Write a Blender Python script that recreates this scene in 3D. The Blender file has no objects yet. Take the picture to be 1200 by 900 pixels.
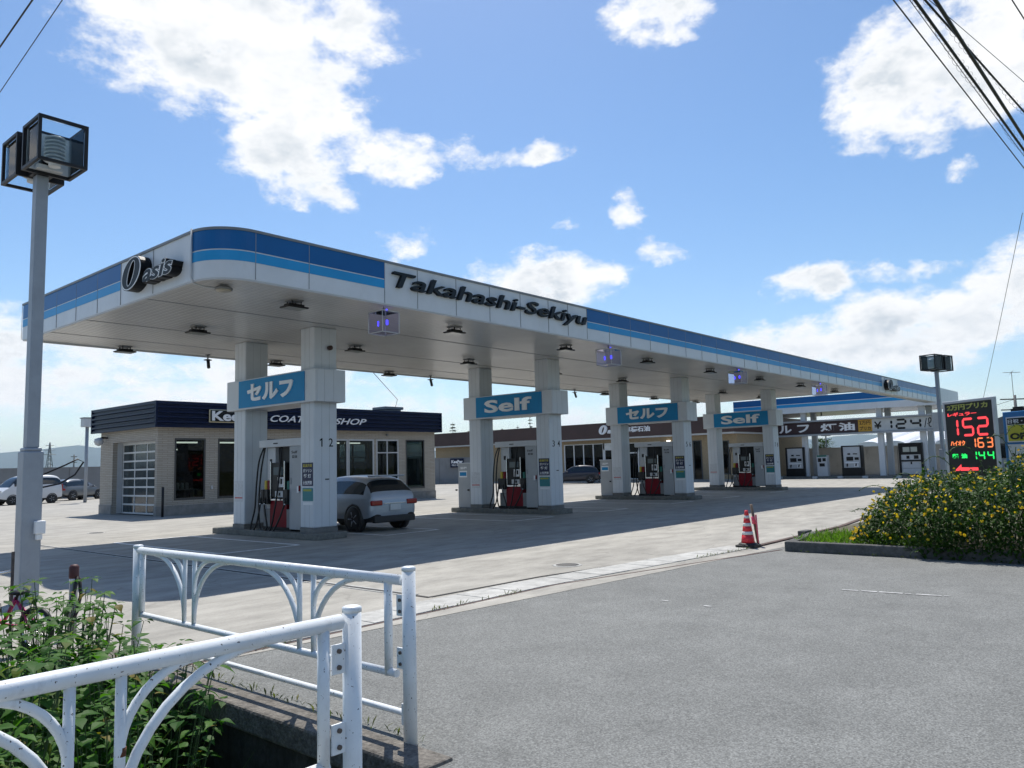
import bpy, bmesh, math, random
from mathutils import Vector, Matrix
R = math.radians
SC = bpy.context.scene
COL = SC.collection
random.seed(7)

# ------------------------------------------------------------------ camera
CAM_YAW, CAM_PITCH, CAM_ROLL, CAM_F = R(49.4126), R(5.8792), R(-1.5262), 915.22
CAM_H = 1.7
cam = bpy.data.cameras.new('camera')
cam.sensor_width = 36.0
cam.lens = CAM_F / 1200 * 36
cam.clip_start = 0.05
cam.clip_end = 40000
camo = bpy.data.objects.new('camera', cam)
COL.objects.link(camo)
cy, sy = math.cos(CAM_YAW), math.sin(CAM_YAW)
fwd = Vector((sy*math.cos(CAM_PITCH), cy*math.cos(CAM_PITCH), math.sin(CAM_PITCH)))
rgt = Vector((cy, -sy, 0)); upv = rgt.cross(fwd)
r2 = rgt*math.cos(CAM_ROLL) + upv*math.sin(CAM_ROLL)
u2 = -rgt*math.sin(CAM_ROLL) + upv*math.cos(CAM_ROLL)
camo.matrix_world = Matrix(((r2.x, u2.x, -fwd.x, 0), (r2.y, u2.y, -fwd.y, 0), (r2.z, u2.z, -fwd.z, CAM_H), (0, 0, 0, 1)))
SC.camera = camo

# ------------------------------------------------------------------ exposure, sun, sky
SC.view_settings.view_transform = 'Standard'
SC.view_settings.look = 'None'
SC.view_settings.gamma = 1.0
SC.view_settings.exposure = 0.12
SUN_AZ, SUN_EL = R(41.4), R(61.3)          # azimuth from +Y towards +X
sun = bpy.data.lights.new('sun', 'SUN')
sun.energy = 5.0
sun.angle = R(0.5)
sun.color = (1.0, 0.955, 0.88)
suno = bpy.data.objects.new('sun', sun)
COL.objects.link(suno)
sd = Vector((math.sin(SUN_AZ)*math.cos(SUN_EL), math.cos(SUN_AZ)*math.cos(SUN_EL), math.sin(SUN_EL)))
suno.rotation_euler = sd.to_track_quat('Z', 'Y').to_euler()
suno.location = sd*60

world = bpy.data.worlds.new('World')
SC.world = world
world.use_nodes = True
wt = world.node_tree
for n in list(wt.nodes): wt.nodes.remove(n)
def wn(t, **k):
    n = wt.nodes.new(t)
    for a, v in k.items(): setattr(n, a, v)
    return n
def wmath(op, a, b=None, c=None):
    n = wn('ShaderNodeMath', operation=op)
    for i, v in enumerate((a, b, c)):
        if v is None: continue
        if isinstance(v, (int, float)): n.inputs[i].default_value = v
        else: wt.links.new(v, n.inputs[i])
    return n.outputs[0]
def wsmooth(x, a, b, lo=0.0, hi=1.0):
    n = wn('ShaderNodeMapRange', interpolation_type='SMOOTHSTEP')
    wt.links.new(x, n.inputs[0])
    for i, v in enumerate((a, b, lo, hi)): n.inputs[i+1].default_value = v
    return n.outputs[0]
tc = wn('ShaderNodeTexCoord')
sep = wn('ShaderNodeSeparateXYZ'); wt.links.new(tc.outputs['Generated'], sep.inputs[0])
X_, Y_, Z_ = sep.outputs
AZ = wmath('ARCTAN2', X_, Y_)
EL = wmath('ARCSINE', Z_)
sky = wn('ShaderNodeTexSky', sky_type='NISHITA')
sky.sun_disc = False
sky.sun_elevation = SUN_EL
sky.sun_rotation = SUN_AZ
sky.altitude = 100
sky.air_density = 1.0
sky.dust_density = 0.6
sky.ozone_density = 2.1
def noise(scale, detail, rough, vec):
    n = wn('ShaderNodeTexNoise'); n.inputs['Scale'].default_value = scale
    n.inputs['Detail'].default_value = detail; n.inputs['Roughness'].default_value = rough
    wt.links.new(vec, n.inputs['Vector']); return n
mp = wn('ShaderNodeMapping'); wt.links.new(tc.outputs['Generated'], mp.inputs[0]); mp.inputs['Scale'].default_value = (1, 1, 1.7)
NV = mp.outputs[0]
n1 = noise(17.0, 11, 0.64, NV)
n2 = noise(5.0, 3, 0.5, NV)
wsep = wn('ShaderNodeSeparateColor'); wt.links.new(n2.outputs['Color'], wsep.inputs[0])
n3 = noise(26.0, 6, 0.6, NV)
wsep3 = wn('ShaderNodeSeparateColor'); wt.links.new(n3.outputs['Color'], wsep3.inputs[0])
AZw = wmath('ADD', wmath('ADD', AZ, wmath('MULTIPLY', wmath('SUBTRACT', wsep.outputs[0], 0.5), 0.10)), wmath('MULTIPLY', wmath('SUBTRACT', wsep3.outputs[0], 0.5), 0.05))
ELw = wmath('ADD', wmath('ADD', EL, wmath('MULTIPLY', wmath('SUBTRACT', wsep.outputs[1], 0.5), 0.05)), wmath('MULTIPLY', wmath('SUBTRACT', wsep3.outputs[1], 0.5), 0.035))
# clouds of this sky: azimuth, elevation, half-width, half-height, weight
CLOUDS = [(0.50,0.50,0.175,0.080,1.05),(0.60,0.455,0.085,0.07,1.0),(0.585,0.395,0.070,0.065,0.85),(0.615,0.337,0.045,0.020,0.6),(0.66,0.52,0.08,0.05,.8),(0.696,0.389,0.083,0.030,0.8),
 (0.825,0.390,0.068,0.018,0.55),(0.916,0.390,0.034,0.018,0.6),(1.069,0.533,0.075,0.036,0.9),(1.355,0.412,0.085,0.070,0.95),
 (1.442,0.421,0.072,0.074,1.0),(0.911,0.232,0.085,0.036,0.95),(0.983,0.240,0.038,0.021,0.7),(1.049,0.258,0.032,0.017,0.55),
 (1.022,0.315,0.020,0.020,0.45),(1.226,0.201,0.062,0.024,0.9),(1.334,0.142,0.14,0.048,1.0),(1.203,0.128,0.13,0.036,0.8),(1.36,0.21,0.12,0.012,0.5),
 (0.734,0.284,0.045,0.020,0.5),(0.28,0.125,0.18,0.060,0.75),(0.40,0.10,0.12,0.035,0.6),(0.544,0.085,0.19,0.05,0.7),(1.398,0.304,0.020,0.014,0.5),
 (1.46,0.17,0.06,0.06,0.8),(0.94,0.294,0.016,0.009,0.4),(0.9,0.06,0.5,0.03,0.35),(0.26,0.06,0.12,0.03,0.45),
 (1.9,0.35,0.25,0.08,0.9),(2.6,0.5,0.3,0.1,0.9),(-0.2,0.3,0.2,0.08,0.9),(-1.0,0.45,0.3,0.1,0.9),(-2.2,0.3,0.35,0.09,0.9),(3.0,0.25,0.3,0.07,0.9)]
F = None
for a0, e0, ra, re, w in CLOUDS:
    da = wmath('MULTIPLY', wmath('SUBTRACT', AZw, a0), 1.0/ra)
    de = wmath('MULTIPLY', wmath('SUBTRACT', ELw, e0), 1.0/re)
    d2 = wmath('ADD', wmath('MULTIPLY', da, da), wmath('MULTIPLY', de, de))
    f = wmath('MULTIPLY', wmath('SUBTRACT', 1.35, d2), w)
    F = f if F is None else wmath('SMOOTH_MAX', F, f, 0.3)
F = wmath('MAXIMUM', F, -0.9)
dens = wmath('ADD', F, wmath('MULTIPLY', wmath('SUBTRACT', n1.outputs['Fac'], 0.5), 3.1))
alpha = wsmooth(dens, 0.08, 1.05, 0.0, 1.0)
thick = wsmooth(dens, 0.7, 1.6)
shade_n = noise(9.0, 5, 0.55, NV)
mpo = wn('ShaderNodeMapping'); mpo.inputs['Location'].default_value = tuple(sd*0.045); mpo.inputs['Scale'].default_value = (1, 1, 1.7); wt.links.new(tc.outputs['Generated'], mpo.inputs[0])
n1s = noise(17.0, 4, 0.55, mpo.outputs[0]); n1c = noise(17.0, 4, 0.55, NV)
selfsh = wsmooth(wmath('SUBTRACT', n1s.outputs['Fac'], n1c.outputs['Fac']), -0.10, 0.22)
shade = wmath('MINIMUM', wmath('ADD', wmath('MULTIPLY', wmath('MULTIPLY', thick, wsmooth(shade_n.outputs['Fac'], 0.40, 0.62)), 0.8), wmath('MULTIPLY', wmath('MULTIPLY', selfsh, thick), 0.55)), 1.0)
ccol = wn('ShaderNodeMix', data_type='RGBA')
wt.links.new(shade, ccol.inputs[0])
ccol.inputs[6].default_value = (1.0, 1.0, 1.0, 1)
ccol.inputs[7].default_value = (0.60, 0.66, 0.72, 1)
hsv = wn('ShaderNodeHueSaturation'); hsv.inputs['Saturation'].default_value = 1.2; wt.links.new(sky.outputs[0], hsv.inputs['Color'])
bg1 = wn('ShaderNodeBackground'); bg1.inputs['Strength'].default_value = 0.13
wt.links.new(hsv.outputs[0], bg1.inputs[0])
bg2 = wn('ShaderNodeBackground'); bg2.inputs['Strength'].default_value = 0.98
wt.links.new(ccol.outputs[2], bg2.inputs[0])
mixs = wn('ShaderNodeMixShader')
wt.links.new(alpha, mixs.inputs[0]); wt.links.new(bg1.outputs[0], mixs.inputs[1]); wt.links.new(bg2.outputs[0], mixs.inputs[2])
wo = wn('ShaderNodeOutputWorld'); wt.links.new(mixs.outputs[0], wo.inputs[0])

# ------------------------------------------------------------------ helpers
def T(o, label=None, cat=None, group=None, kind=None):
    if label: o['label'] = label
    if cat: o['category'] = cat
    if group: o['group'] = group
    if kind: o['kind'] = kind
    return o
def E(name, label, cat, loc=(0, 0, 0), rotz=0, group=None):
    o = bpy.data.objects.new(name, None); COL.objects.link(o)
    o.location = loc; o.rotation_euler = (0, 0, rotz); o.empty_display_size = 0.2
    return T(o, label, cat, group)
def copy_tree(o, parent=None, loc=None, rotz=None, label=None, group=None):
    c = o.copy(); COL.objects.link(c)
    if parent is not None: c.parent = parent
    if loc is not None: c.location = loc
    if rotz is not None: c.rotation_euler = (0, 0, rotz)
    if label: c['label'] = label
    if group: c['group'] = group
    for ch in list(o.children): copy_tree(ch, c)
    return c
class B:
    """collects geometry of ONE part; off is the thing's origin (world coords are turned local)"""
    def __init__(s, off=(0, 0, 0)):
        s.bm = bmesh.new(); s.off = Vector(off)
    def v(s, p): return s.bm.verts.new(Vector(p)-s.off)
    def face(s, pts, mi=0):
        f = s.bm.faces.new([s.v(p) for p in pts]); f.material_index = mi; return f
    def box(s, x0, x1, y0, y1, z0, z1, mi=0):
        if x0 > x1: x0, x1 = x1, x0
        if y0 > y1: y0, y1 = y1, y0
        if z0 > z1: z0, z1 = z1, z0
        V = [s.v((x, y, z)) for z in (z0, z1) for y in (y0, y1) for x in (x0, x1)]
        for q in ((0,2,3,1),(4,5,7,6),(0,1,5,4),(1,3,7,5),(3,2,6,7),(2,0,4,6)):
            f = s.bm.faces.new([V[i] for i in q]); f.material_index = mi
        return s
    def tube(s, pts, r, n=8, cap=True, mi=0, r1=None):
        pts = [Vector(p) for p in pts]; rings = []
        L = len(pts)
        up = None
        for i, p in enumerate(pts):
            d = (pts[min(i+1, L-1)]-pts[max(i-1, 0)]).normalized()
            if up is None:
                up = Vector((0, 0, 1)) if abs(d.z) < 0.9 else Vector((1, 0, 0))
            a = d.cross(up)
            if a.length < 1e-5: a = d.orthogonal()
            a.normalize(); b = a.cross(d).normalized(); up = b
            rr = r if r1 is None else r+(r1-r)*i/(L-1)
            rings.append([s.v(p+a*(math.cos(2*math.pi*k/n)*rr)+b*(math.sin(2*math.pi*k/n)*rr)) for k in range(n)])
        for i in range(L-1):
            for k in range(n):
                f = s.bm.faces.new((rings[i][k], rings[i][(k+1) % n], rings[i+1][(k+1) % n], rings[i+1][k]))
                f.smooth = True; f.material_index = mi
        if cap:
            f = s.bm.faces.new(rings[0]); f.material_index = mi
            f = s.bm.faces.new(list(reversed(rings[-1]))); f.material_index = mi
        return s
    def lathe(s, prof, c=(0, 0, 0), n=20, axis='z', mi=0):
        c = Vector(c); rings = []
        for r, h in prof:
            ring = []
            for k in range(n):
                a = 2*math.pi*k/n; u, w = math.cos(a)*r, math.sin(a)*r
                p = {'z': (u, w, h), 'y': (u, h, w), 'x': (h, u, w)}[axis]
                ring.append(s.v(c+Vector(p)))
            rings.append(ring)
        for i in range(len(rings)-1):
            for k in range(n):
                f = s.bm.faces.new((rings[i][k], rings[i][(k+1) % n], rings[i+1][(k+1) % n], rings[i+1][k]))
                f.smooth = True; f.material_index = mi
        for ring in (rings[0], rings[-1]):
            try:
                f = s.bm.faces.new(ring); f.material_index = mi
            except ValueError: pass
        return s
    def prism(s, poly, z0, z1, axis='z', mi=0):
        def P(u, w, h): return {'z': (u, w, h), 'y': (u, h, w), 'x': (h, u, w)}[axis]
        a = [s.v(P(u, w, z0)) for u, w in poly]; b = [s.v(P(u, w, z1)) for u, w in poly]
        n = len(poly)
        for i in range(n):
            f = s.bm.faces.new((a[i], a[(i+1) % n], b[(i+1) % n], b[i])); f.material_index = mi
        f = s.bm.faces.new(a); f.material_index = mi
        f = s.bm.faces.new(list(reversed(b))); f.material_index = mi
        return s
    def wall(s, axis, p0, p1, a0, a1, z0, z1, holes, mi=0):
        A = sorted({a0, a1, *[h[0] for h in holes], *[h[1] for h in holes]})
        Zs = sorted({z0, z1, *[h[2] for h in holes], *[h[3] for h in holes]})
        A = [a for a in A if a0 <= a <= a1]; Zs = [z for z in Zs if z0 <= z <= z1]
        for i in range(len(A)-1):
            run = None
            for j in range(len(Zs)-1):
                am, zm = (A[i]+A[i+1])/2, (Zs[j]+Zs[j+1])/2
                hole = any(h[0] < am < h[1] and h[2] < zm < h[3] for h in holes)
                if not hole:
                    run = (Zs[j] if run is None else run[0], Zs[j+1])
                if run and (hole or j == len(Zs)-2):
                    if axis == 'x': s.box(p0, p1, A[i], A[i+1], run[0], run[1], mi)
                    else: s.box(A[i], A[i+1], p0, p1, run[0], run[1], mi)
                    run = None
        return s
    def build(s, name, mats, parent=None, bevel=0, kind=None, smooth=False, fix=True):
        if fix: bmesh.ops.recalc_face_normals(s.bm, faces=s.bm.faces[:])
        me = bpy.data.meshes.new(name); s.bm.to_mesh(me); s.bm.free()
        for m in (mats if isinstance(mats, (list, tuple)) else [mats]): me.materials.append(m)
        if smooth:
            for p in me.polygons: p.use_smooth = True
        o = bpy.data.objects.new(name, me); COL.objects.link(o)
        if parent is not None: o.parent = parent
        else: o.location = s.off
        if bevel:
            md = o.modifiers.new('bevel', 'BEVEL'); md.width = bevel; md.segments = 2; md.limit_method = 'ANGLE'; md.angle_limit = R(40)
        if kind: o['kind'] = kind
        return o

# ------------------------------------------------------------------ materials
MATS = {}
def mat(name, col=(0.5, 0.5, 0.5), rough=0.5, metal=0.0, var=0.08, scale=3.0, bump=0.0, bscale=60.0, spec=0.5,
        emit=None, estr=0.0, coat=0.0, trans=0.0, world_co=False, dirt=0.0, dirt_col=(0.06, 0.055, 0.05)):
    if name in MATS: return MATS[name]
    m = bpy.data.materials.new(name); m.use_nodes = True; nt = m.node_tree
    b = nt.nodes['Principled BSDF']
    b.inputs['Roughness'].default_value = rough; b.inputs['Metallic'].default_value = metal
    b.inputs['Specular IOR Level'].default_value = spec
    b.inputs['Coat Weight'].default_value = coat
    g = nt.nodes.new('ShaderNodeNewGeometry') if world_co else nt.nodes.new('ShaderNodeTexCoord')
    co = g.outputs['Position'] if world_co else g.outputs['Object']
    n = nt.nodes.new('ShaderNodeTexNoise'); n.inputs['Scale'].default_value = scale; n.inputs['Detail'].default_value = 6
    n.inputs['Roughness'].default_value = 0.6
    nt.links.new(co, n.inputs['Vector'])
    r = nt.nodes.new('ShaderNodeMapRange'); r.inputs[1].default_value = 0.3; r.inputs[2].default_value = 0.7
    r.inputs[3].default_value = 1-var; r.inputs[4].default_value = 1+var
    nt.links.new(n.outputs['Fac'], r.inputs[0])
    mx = nt.nodes.new('ShaderNodeVectorMath'); mx.operation = 'SCALE'
    mx.inputs[0].default_value = col; nt.links.new(r.outputs[0], mx.inputs['Scale'])
    out = mx.outputs[0]
    if dirt > 0:
        n2 = nt.nodes.new('ShaderNodeTexNoise'); n2.inputs['Scale'].default_value = scale*2.7; n2.inputs['Detail'].default_value = 8
        n2.inputs['Roughness'].default_value = 0.7
        mpn = nt.nodes.new('ShaderNodeMapping'); mpn.inputs['Scale'].default_value = (1, 1, 0.35)
        nt.links.new(co, mpn.inputs[0]); nt.links.new(mpn.outputs[0], n2.inputs['Vector'])
        r2_ = nt.nodes.new('ShaderNodeMapRange'); r2_.inputs[1].default_value = 0.56; r2_.inputs[2].default_value = 0.72
        r2_.inputs[3].default_value = 0; r2_.inputs[4].default_value = dirt
        nt.links.new(n2.outputs['Fac'], r2_.inputs[0])
        mm = nt.nodes.new('ShaderNodeMix'); mm.data_type = 'RGBA'
        nt.links.new(r2_.outputs[0], mm.inputs[0]); nt.links.new(out, mm.inputs[6]); mm.inputs[7].default_value = (*dirt_col, 1)
        out = mm.outputs[2]
    nt.links.new(out, b.inputs['Base Color'])
    if bump > 0:
        nb = nt.nodes.new('ShaderNodeTexNoise'); nb.inputs['Scale'].default_value = bscale; nb.inputs['Detail'].default_value = 4
        nt.links.new(co, nb.inputs['Vector'])
        bp = nt.nodes.new('ShaderNodeBump'); bp.inputs['Strength'].default_value = bump; bp.inputs['Distance'].default_value = 0.01
        nt.links.new(nb.outputs['Fac'], bp.inputs['Height']); nt.links.new(bp.outputs[0], b.inputs['Normal'])
    if emit:
        b.inputs['Emission Color'].default_value = (*emit, 1); b.inputs['Emission Strength'].default_value = estr
    MATS[name] = m
    return m
def nodes_of(m): return m.node_tree, m.node_tree.nodes, m.node_tree.links, m.node_tree.nodes['Principled BSDF']
def glassmat(name, tint=(0.5, 0.55, 0.55), ior=1.5):
    m = bpy.data.materials.new(name); m.use_nodes = True; nt = m.node_tree
    for n in list(nt.nodes): nt.nodes.remove(n)
    tr = nt.nodes.new('ShaderNodeBsdfTransparent'); tr.inputs[0].default_value = (*tint, 1)
    gl = nt.nodes.new('ShaderNodeBsdfGlossy'); gl.inputs['Roughness'].default_value = 0.02
    fr = nt.nodes.new('ShaderNodeFresnel'); fr.inputs[0].default_value = ior
    mx = nt.nodes.new('ShaderNodeMixShader'); o = nt.nodes.new('ShaderNodeOutputMaterial')
    nt.links.new(fr.outputs[0], mx.inputs[0]); nt.links.new(tr.outputs[0], mx.inputs[1]); nt.links.new(gl.outputs[0], mx.inputs[2])
    nt.links.new(mx.outputs[0], o.inputs[0]); return m

WHITE = mat('white_panel', (0.63, 0.655, 0.68), 0.35, var=0.06, scale=1.3, dirt=0.18, dirt_col=(0.3, 0.29, 0.27))
PILLAR = mat('pillar_cladding', (0.61, 0.645, 0.68), 0.45, var=0.04, scale=2.0, dirt=0.12, dirt_col=(0.3, 0.3, 0.29))
PLINTH = mat('pillar_plinth', (0.16, 0.16, 0.155), 0.7, var=0.2, scale=6)
DBLUE = mat('dark_blue_band', (0.009, 0.112, 0.32), 0.3, var=0.06, scale=1.5, spec=0.22)
LBLUE = mat('light_blue_band', (0.025, 0.29, 0.60), 0.3, var=0.06, scale=1.5, spec=0.22)
SIGNBLUE = mat('sign_blue', (0.015, 0.23, 0.48), 0.4, var=0.06, scale=2.0, spec=0.2)
LETWHITE = mat('letter_white', (0.78, 0.79, 0.80), 0.4, var=0.03)
BLACKP = mat('black_paint', (0.012, 0.013, 0.014), 0.4, var=0.2, spec=0.25)
BLACKM = mat('black_metal', (0.018, 0.018, 0.02), 0.45, var=0.2, scale=8, spec=0.25)
GREYP = mat('grey_panel', (0.34, 0.36, 0.38), 0.4, var=0.06, scale=3, dirt=0.1)
LGREY = mat('light_grey_panel', (0.5, 0.52, 0.54), 0.4, var=0.06, scale=3)
MGREY = mat('mid_grey_metal', (0.2, 0.21, 0.22), 0.45, 0.2, var=0.1, scale=4)
REDP = mat('red_panel', (0.20, 0.005, 0.015), 0.45, var=0.15, scale=4, spec=0.2)
RUBBER = mat('black_rubber', (0.012, 0.012, 0.012), 0.6, var=0.2, bump=0.1)
CHROME = mat('bright_metal', (0.6, 0.61, 0.62), 0.25, 1.0, var=0.05)
STEEL = mat('galvanised_steel', (0.30, 0.33, 0.37), 0.5, 0.25, var=0.08, scale=4, dirt=0.12)
GREENP = mat('green_plastic', (0.0, 0.14, 0.11), 0.45)
YELLOWP = mat('yellow_plastic', (0.5, 0.38, 0.03), 0.45)
NAVY = mat('navy_panel', (0.004, 0.011, 0.042), 0.35, var=0.1, scale=2, spec=0.25)
GLASSD = glassmat('window_glass', (0.42, 0.47, 0.47), 1.32)
GLASSC = glassmat('clear_glass', (0.85, 0.9, 0.92))

# ------------------------------------------------------------------ ground
def ground_mat(name, base, vary, stain, stain_scale, fine_scale, fine_amt, rough, bump, aniso=None, speck=0.0, cracks=0.0):
    m = bpy.data.materials.new(name); m.use_nodes = True
    nt, N, L, b = nodes_of(m)
    g = N.new('ShaderNodeNewGeometry').outputs['Position']
    def no(scale, det, rg, vec):
        n = N.new('ShaderNodeTexNoise'); n.inputs['Scale'].default_value = scale; n.inputs['Detail'].default_value = det
        n.inputs['Roughness'].default_value = rg; L.new(vec, n.inputs['Vector']); return n.outputs['Fac']
    def mr(x, a, bb, c, d):
        n = N.new('ShaderNodeMapRange'); L.new(x, n.inputs[0])
        for i, v in enumerate((a, bb, c, d)): n.inputs[i+1].default_value = v
        return n.outputs[0]
    def mul(a, c):
        n = N.new('ShaderNodeMath'); n.operation = 'MULTIPLY'; L.new(a, n.inputs[0])
        if isinstance(c, float): n.inputs[1].default_value = c
        else: L.new(c, n.inputs[1])
        return n.outputs[0]
    vec = g
    if aniso:
        mp_ = N.new('ShaderNodeMapping'); mp_.inputs['Scale'].default_value = aniso; L.new(g, mp_.inputs[0]); vec = mp_.outputs[0]
    f = mr(no(stain_scale, 7, 0.62, vec), 0.3, 0.7, 1-vary, 1+vary)
    f = mul(f, mr(no(stain_scale*5.3, 6, 0.65, vec), 0.35, 0.72, 1+stain*0.4, 1-stain))
    f = mul(f, mr(no(fine_scale, 3, 0.6, g), 0.3, 0.7, 1-fine_amt, 1+fine_amt))
    if speck:
        vo = N.new('ShaderNodeTexVoronoi'); vo.inputs['Scale'].default_value = 95; L.new(g, vo.inputs['Vector'])
        sp = N.new('ShaderNodeSeparateColor'); L.new(vo.outputs['Color'], sp.inputs[0])
        f = mul(f, mr(sp.outputs[0], 0.0, 1.0, 1-speck, 1+speck))
    if cracks:
        vc = N.new('ShaderNodeTexVoronoi'); vc.feature = 'DISTANCE_TO_EDGE'; vc.inputs['Scale'].default_value = 0.23
        wv = N.new('ShaderNodeTexNoise'); wv.inputs['Scale'].default_value = 1.5; L.new(g, wv.inputs['Vector'])
        av = N.new('ShaderNodeVectorMath'); av.operation = 'MULTIPLY_ADD'; L.new(wv.outputs['Color'], av.inputs[0]); av.inputs[1].default_value = (1.2, 1.2, 0); L.new(g, av.inputs[2])
        L.new(av.outputs[0], vc.inputs['Vector'])
        f = mul(f, mr(vc.outputs['Distance'], 0.0, 0.006, 1-cracks, 1.0))
    sc = N.new('ShaderNodeVectorMath'); sc.operation = 'SCALE'; sc.inputs[0].default_value = base; L.new(f, sc.inputs['Scale'])
    L.new(sc.outputs[0], b.inputs['Base Color'])
    b.inputs['Roughness'].default_value = rough; b.inputs['Specular IOR Level'].default_value = 0.35
    bp = N.new('ShaderNodeBump'); bp.inputs['Strength'].default_value = bump; bp.inputs['Distance'].default_value = 0.02
    L.new(no(fine_scale*0.8, 3, 0.6, g), bp.inputs['Height']); L.new(bp.outputs[0], b.inputs['Normal'])
    return m
CONC = ground_mat('forecourt_concrete', (0.338, 0.322, 0.286), 0.15, 0.30, 0.30, 40, 0.08, 0.8, 0.15, aniso=(0.7, 1.5, 1), cracks=0.18)
ASPH = ground_mat('road_asphalt', (0.178, 0.182, 0.174), 0.09, 0.16, 0.30, 75, 0.24, 0.85, 0.5, speck=0.34, cracks=0.12)
GUT = ground_mat('gutter_concrete', (0.44, 0.435, 0.41), 0.12, 0.3, 0.9, 45, 0.08, 0.85, 0.2)
EARTH = ground_mat('earth', (0.11, 0.10, 0.065), 0.2, 0.3, 0.3, 8, 0.3, 0.95, 0.5)
FIELD = ground_mat('field', (0.09, 0.11, 0.045), 0.25, 0.3, 0.05, 2, 0.3, 0.95, 0.4)
KERBM = ground_mat('kerb_concrete', (0.10, 0.10, 0.097), 0.2, 0.4, 1.2, 30, 0.15, 0.9, 0.4)
PAINT = ground_mat('road_paint', (0.80, 0.80, 0.78), 0.10, 0.35, 2.0, 30, 0.1, 0.7, 0.1)
DARKSTEEL = ground_mat('drain_slot', (0.02, 0.02, 0.02), 0.2, 0.2, 2, 20, 0.2, 0.7, 0.2)
RUSTKERB = ground_mat('kerb_edge', (0.12, 0.085, 0.075), 0.2, 0.3, 1.5, 30, 0.2, 0.9, 0.3)

def rects_minus(X, Y, z, skip, b):
    for i in range(len(X)-1):
        for j in range(len(Y)-1):
            if not skip((X[i]+X[i+1])/2, (Y[j]+Y[j+1])/2):
                b.face([(X[i], Y[j], z), (X[i+1], Y[j], z), (X[i+1], Y[j+1], z), (X[i], Y[j+1], z)])
PX0, PX1, PY0, PY1 = -9.0, 3.16, 3.42, 8.1      # the ditch
b = B(); rects_minus([-26000, -200, PX0, PX1, 200, 26000], [-26000, -200, PY0, PY1, 200, 26000], -0.018,
                     lambda x, y: PX0 < x < PX1 and PY0 < y < PY1, b)
b.build('ground', FIELD, kind='structure')
# asphalt of the road, level with the forecourt
b = B()
rects_minus([-90, PX0, PX1, 14.2, 16.0], [-60, PY0, 6.95], -0.010, lambda x, y: (PX0 < x < PX1 and y > PY0) or (x > 14.2), b)
b.face([(14.2, 5.72, -0.010), (16.0, 5.95, -0.010), (15.2, 6.95, -0.010), (14.2, 6.95, -0.010)])
b.build('road', ASPH, kind='structure')
b = B()
b.face([(PX1, PY1, -0.006), (PX1, 6.9, -0.006), (15.4, 5.95, -0.006), (62, 8.6, -0.006), (84, 8.6, -0.006), (84, 70, -0.006), (-40, 70, -0.006), (-40, PY1, -0.006)])
b.build('forecourt_pavement', CONC, kind='structure')
# light concrete gutter strip laid in slabs
b = B(); x = 3.2; k = 0
while x < 14.6:
    x2 = min(x+0.62, 14.6); t0, t1 = (x-3.2)/11.4, (x2-0.015-3.2)/11.4
    yb = lambda t: 6.95-1.0*max(0, t-0.5)*1.1
    b.prism([(x, yb(t0)), (x2-0.015, yb(t1)), (x2-0.015, yb(t1)+0.58), (x, yb(t0)+0.58)], -0.012, 0.002+0.002*(k % 3))
    x = x2; k += 1
b.build('gutter_strip', GUT, kind='structure')
b = B(); b.prism([(3.2, 6.90), (8.9, 6.90), (14.4, 5.84), (14.4, 5.90), (8.9, 6.95), (3.2, 6.95)], -0.02, -0.004); b.build('gutter_dirt', RUSTKERB, kind='structure')
# slot drain: along the left of the forecourt, then along the gutter
b = B()
b.prism([(7.16, 7.68), (7.22, 7.68), (7.32, 22.6), (7.26, 22.6)], -0.012, 0.001)
b.prism([(7.22, 7.66), (9.4, 7.56), (14.7, 6.62), (14.7, 6.68), (9.4, 7.62), (7.22, 7.72)], -0.012, 0.001)
b.build('drain_slot', DARKSTEEL, kind='structure')
b = B()
b.prism([(7.24, 8.0), (7.29, 8.0), (7.38, 22.6), (7.33, 22.6)], -0.012, 0.002)
b.prism([(7.11, 8.0), (7.15, 8.0), (7.24, 22.6), (7.20, 22.6)], -0.012, 0.002)
b.build('drain_edging', GUT, kind='structure')
b = B(); b.prism([(14.75, 6.40), (19.6, 6.42), (24.5, 6.95), (36, 8.3), (36, 8.45), (24.5, 7.06), (19.6, 6.53), (14.75, 6.50)], -0.01, 0.022)
b.build('boundary_kerb', RUSTKERB, kind='structure')
# painted parking boxes beside each island
ISL = [11.53, 21.03, 30.47, 40.13]
b = B()
def line(p, q, w=0.13, z=0.0):
    p, q = Vector((*p, z)), Vector((*q, z)); d = (q-p).normalized(); n = Vector((-d.y, d.x, 0))*w/2
    b.face([p-n, q-n, q+n, p+n])
for i, x0 in enumerate(ISL):
    for s in (-1, 1):
        xa, xb = (x0-2.95, x0-1.0) if s < 0 else (x0+1.55, x0+3.1+0.3)
        line((xa, 15.55), (xb, 15.55)); line((xa, 20.7), (xb, 20.7), z=0.0)
        line((xa, 15.60), (xa, 20.65), z=0.001); line((xb, 15.60), (xb, 20.65), z=0.001)
b.build('parking_marking', PAINT, kind='structure')
WORN = mat('worn_paint', (0.40, 0.40, 0.39), 0.8, var=0.45, scale=9, world_co=True)
b = B()
for u0, u1, w in ((0, .16, .05), (.19, .34, .07), (.36, .58, .065), (.60, .66, .04), (.70, .93, .06), (.95, 1, .04)): line((10.47+.15*u0, 3.5-1.2*u0), (10.47+.15*u1, 3.5-1.2*u1), w, -0.004)
for u in (2.35, 2.95): line((8.3+.1*u, 2.0+u), (8.31+.1*u, 2.1+u), 0.05, -0.004)
b.build('worn_line', WORN, kind='structure')
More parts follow.
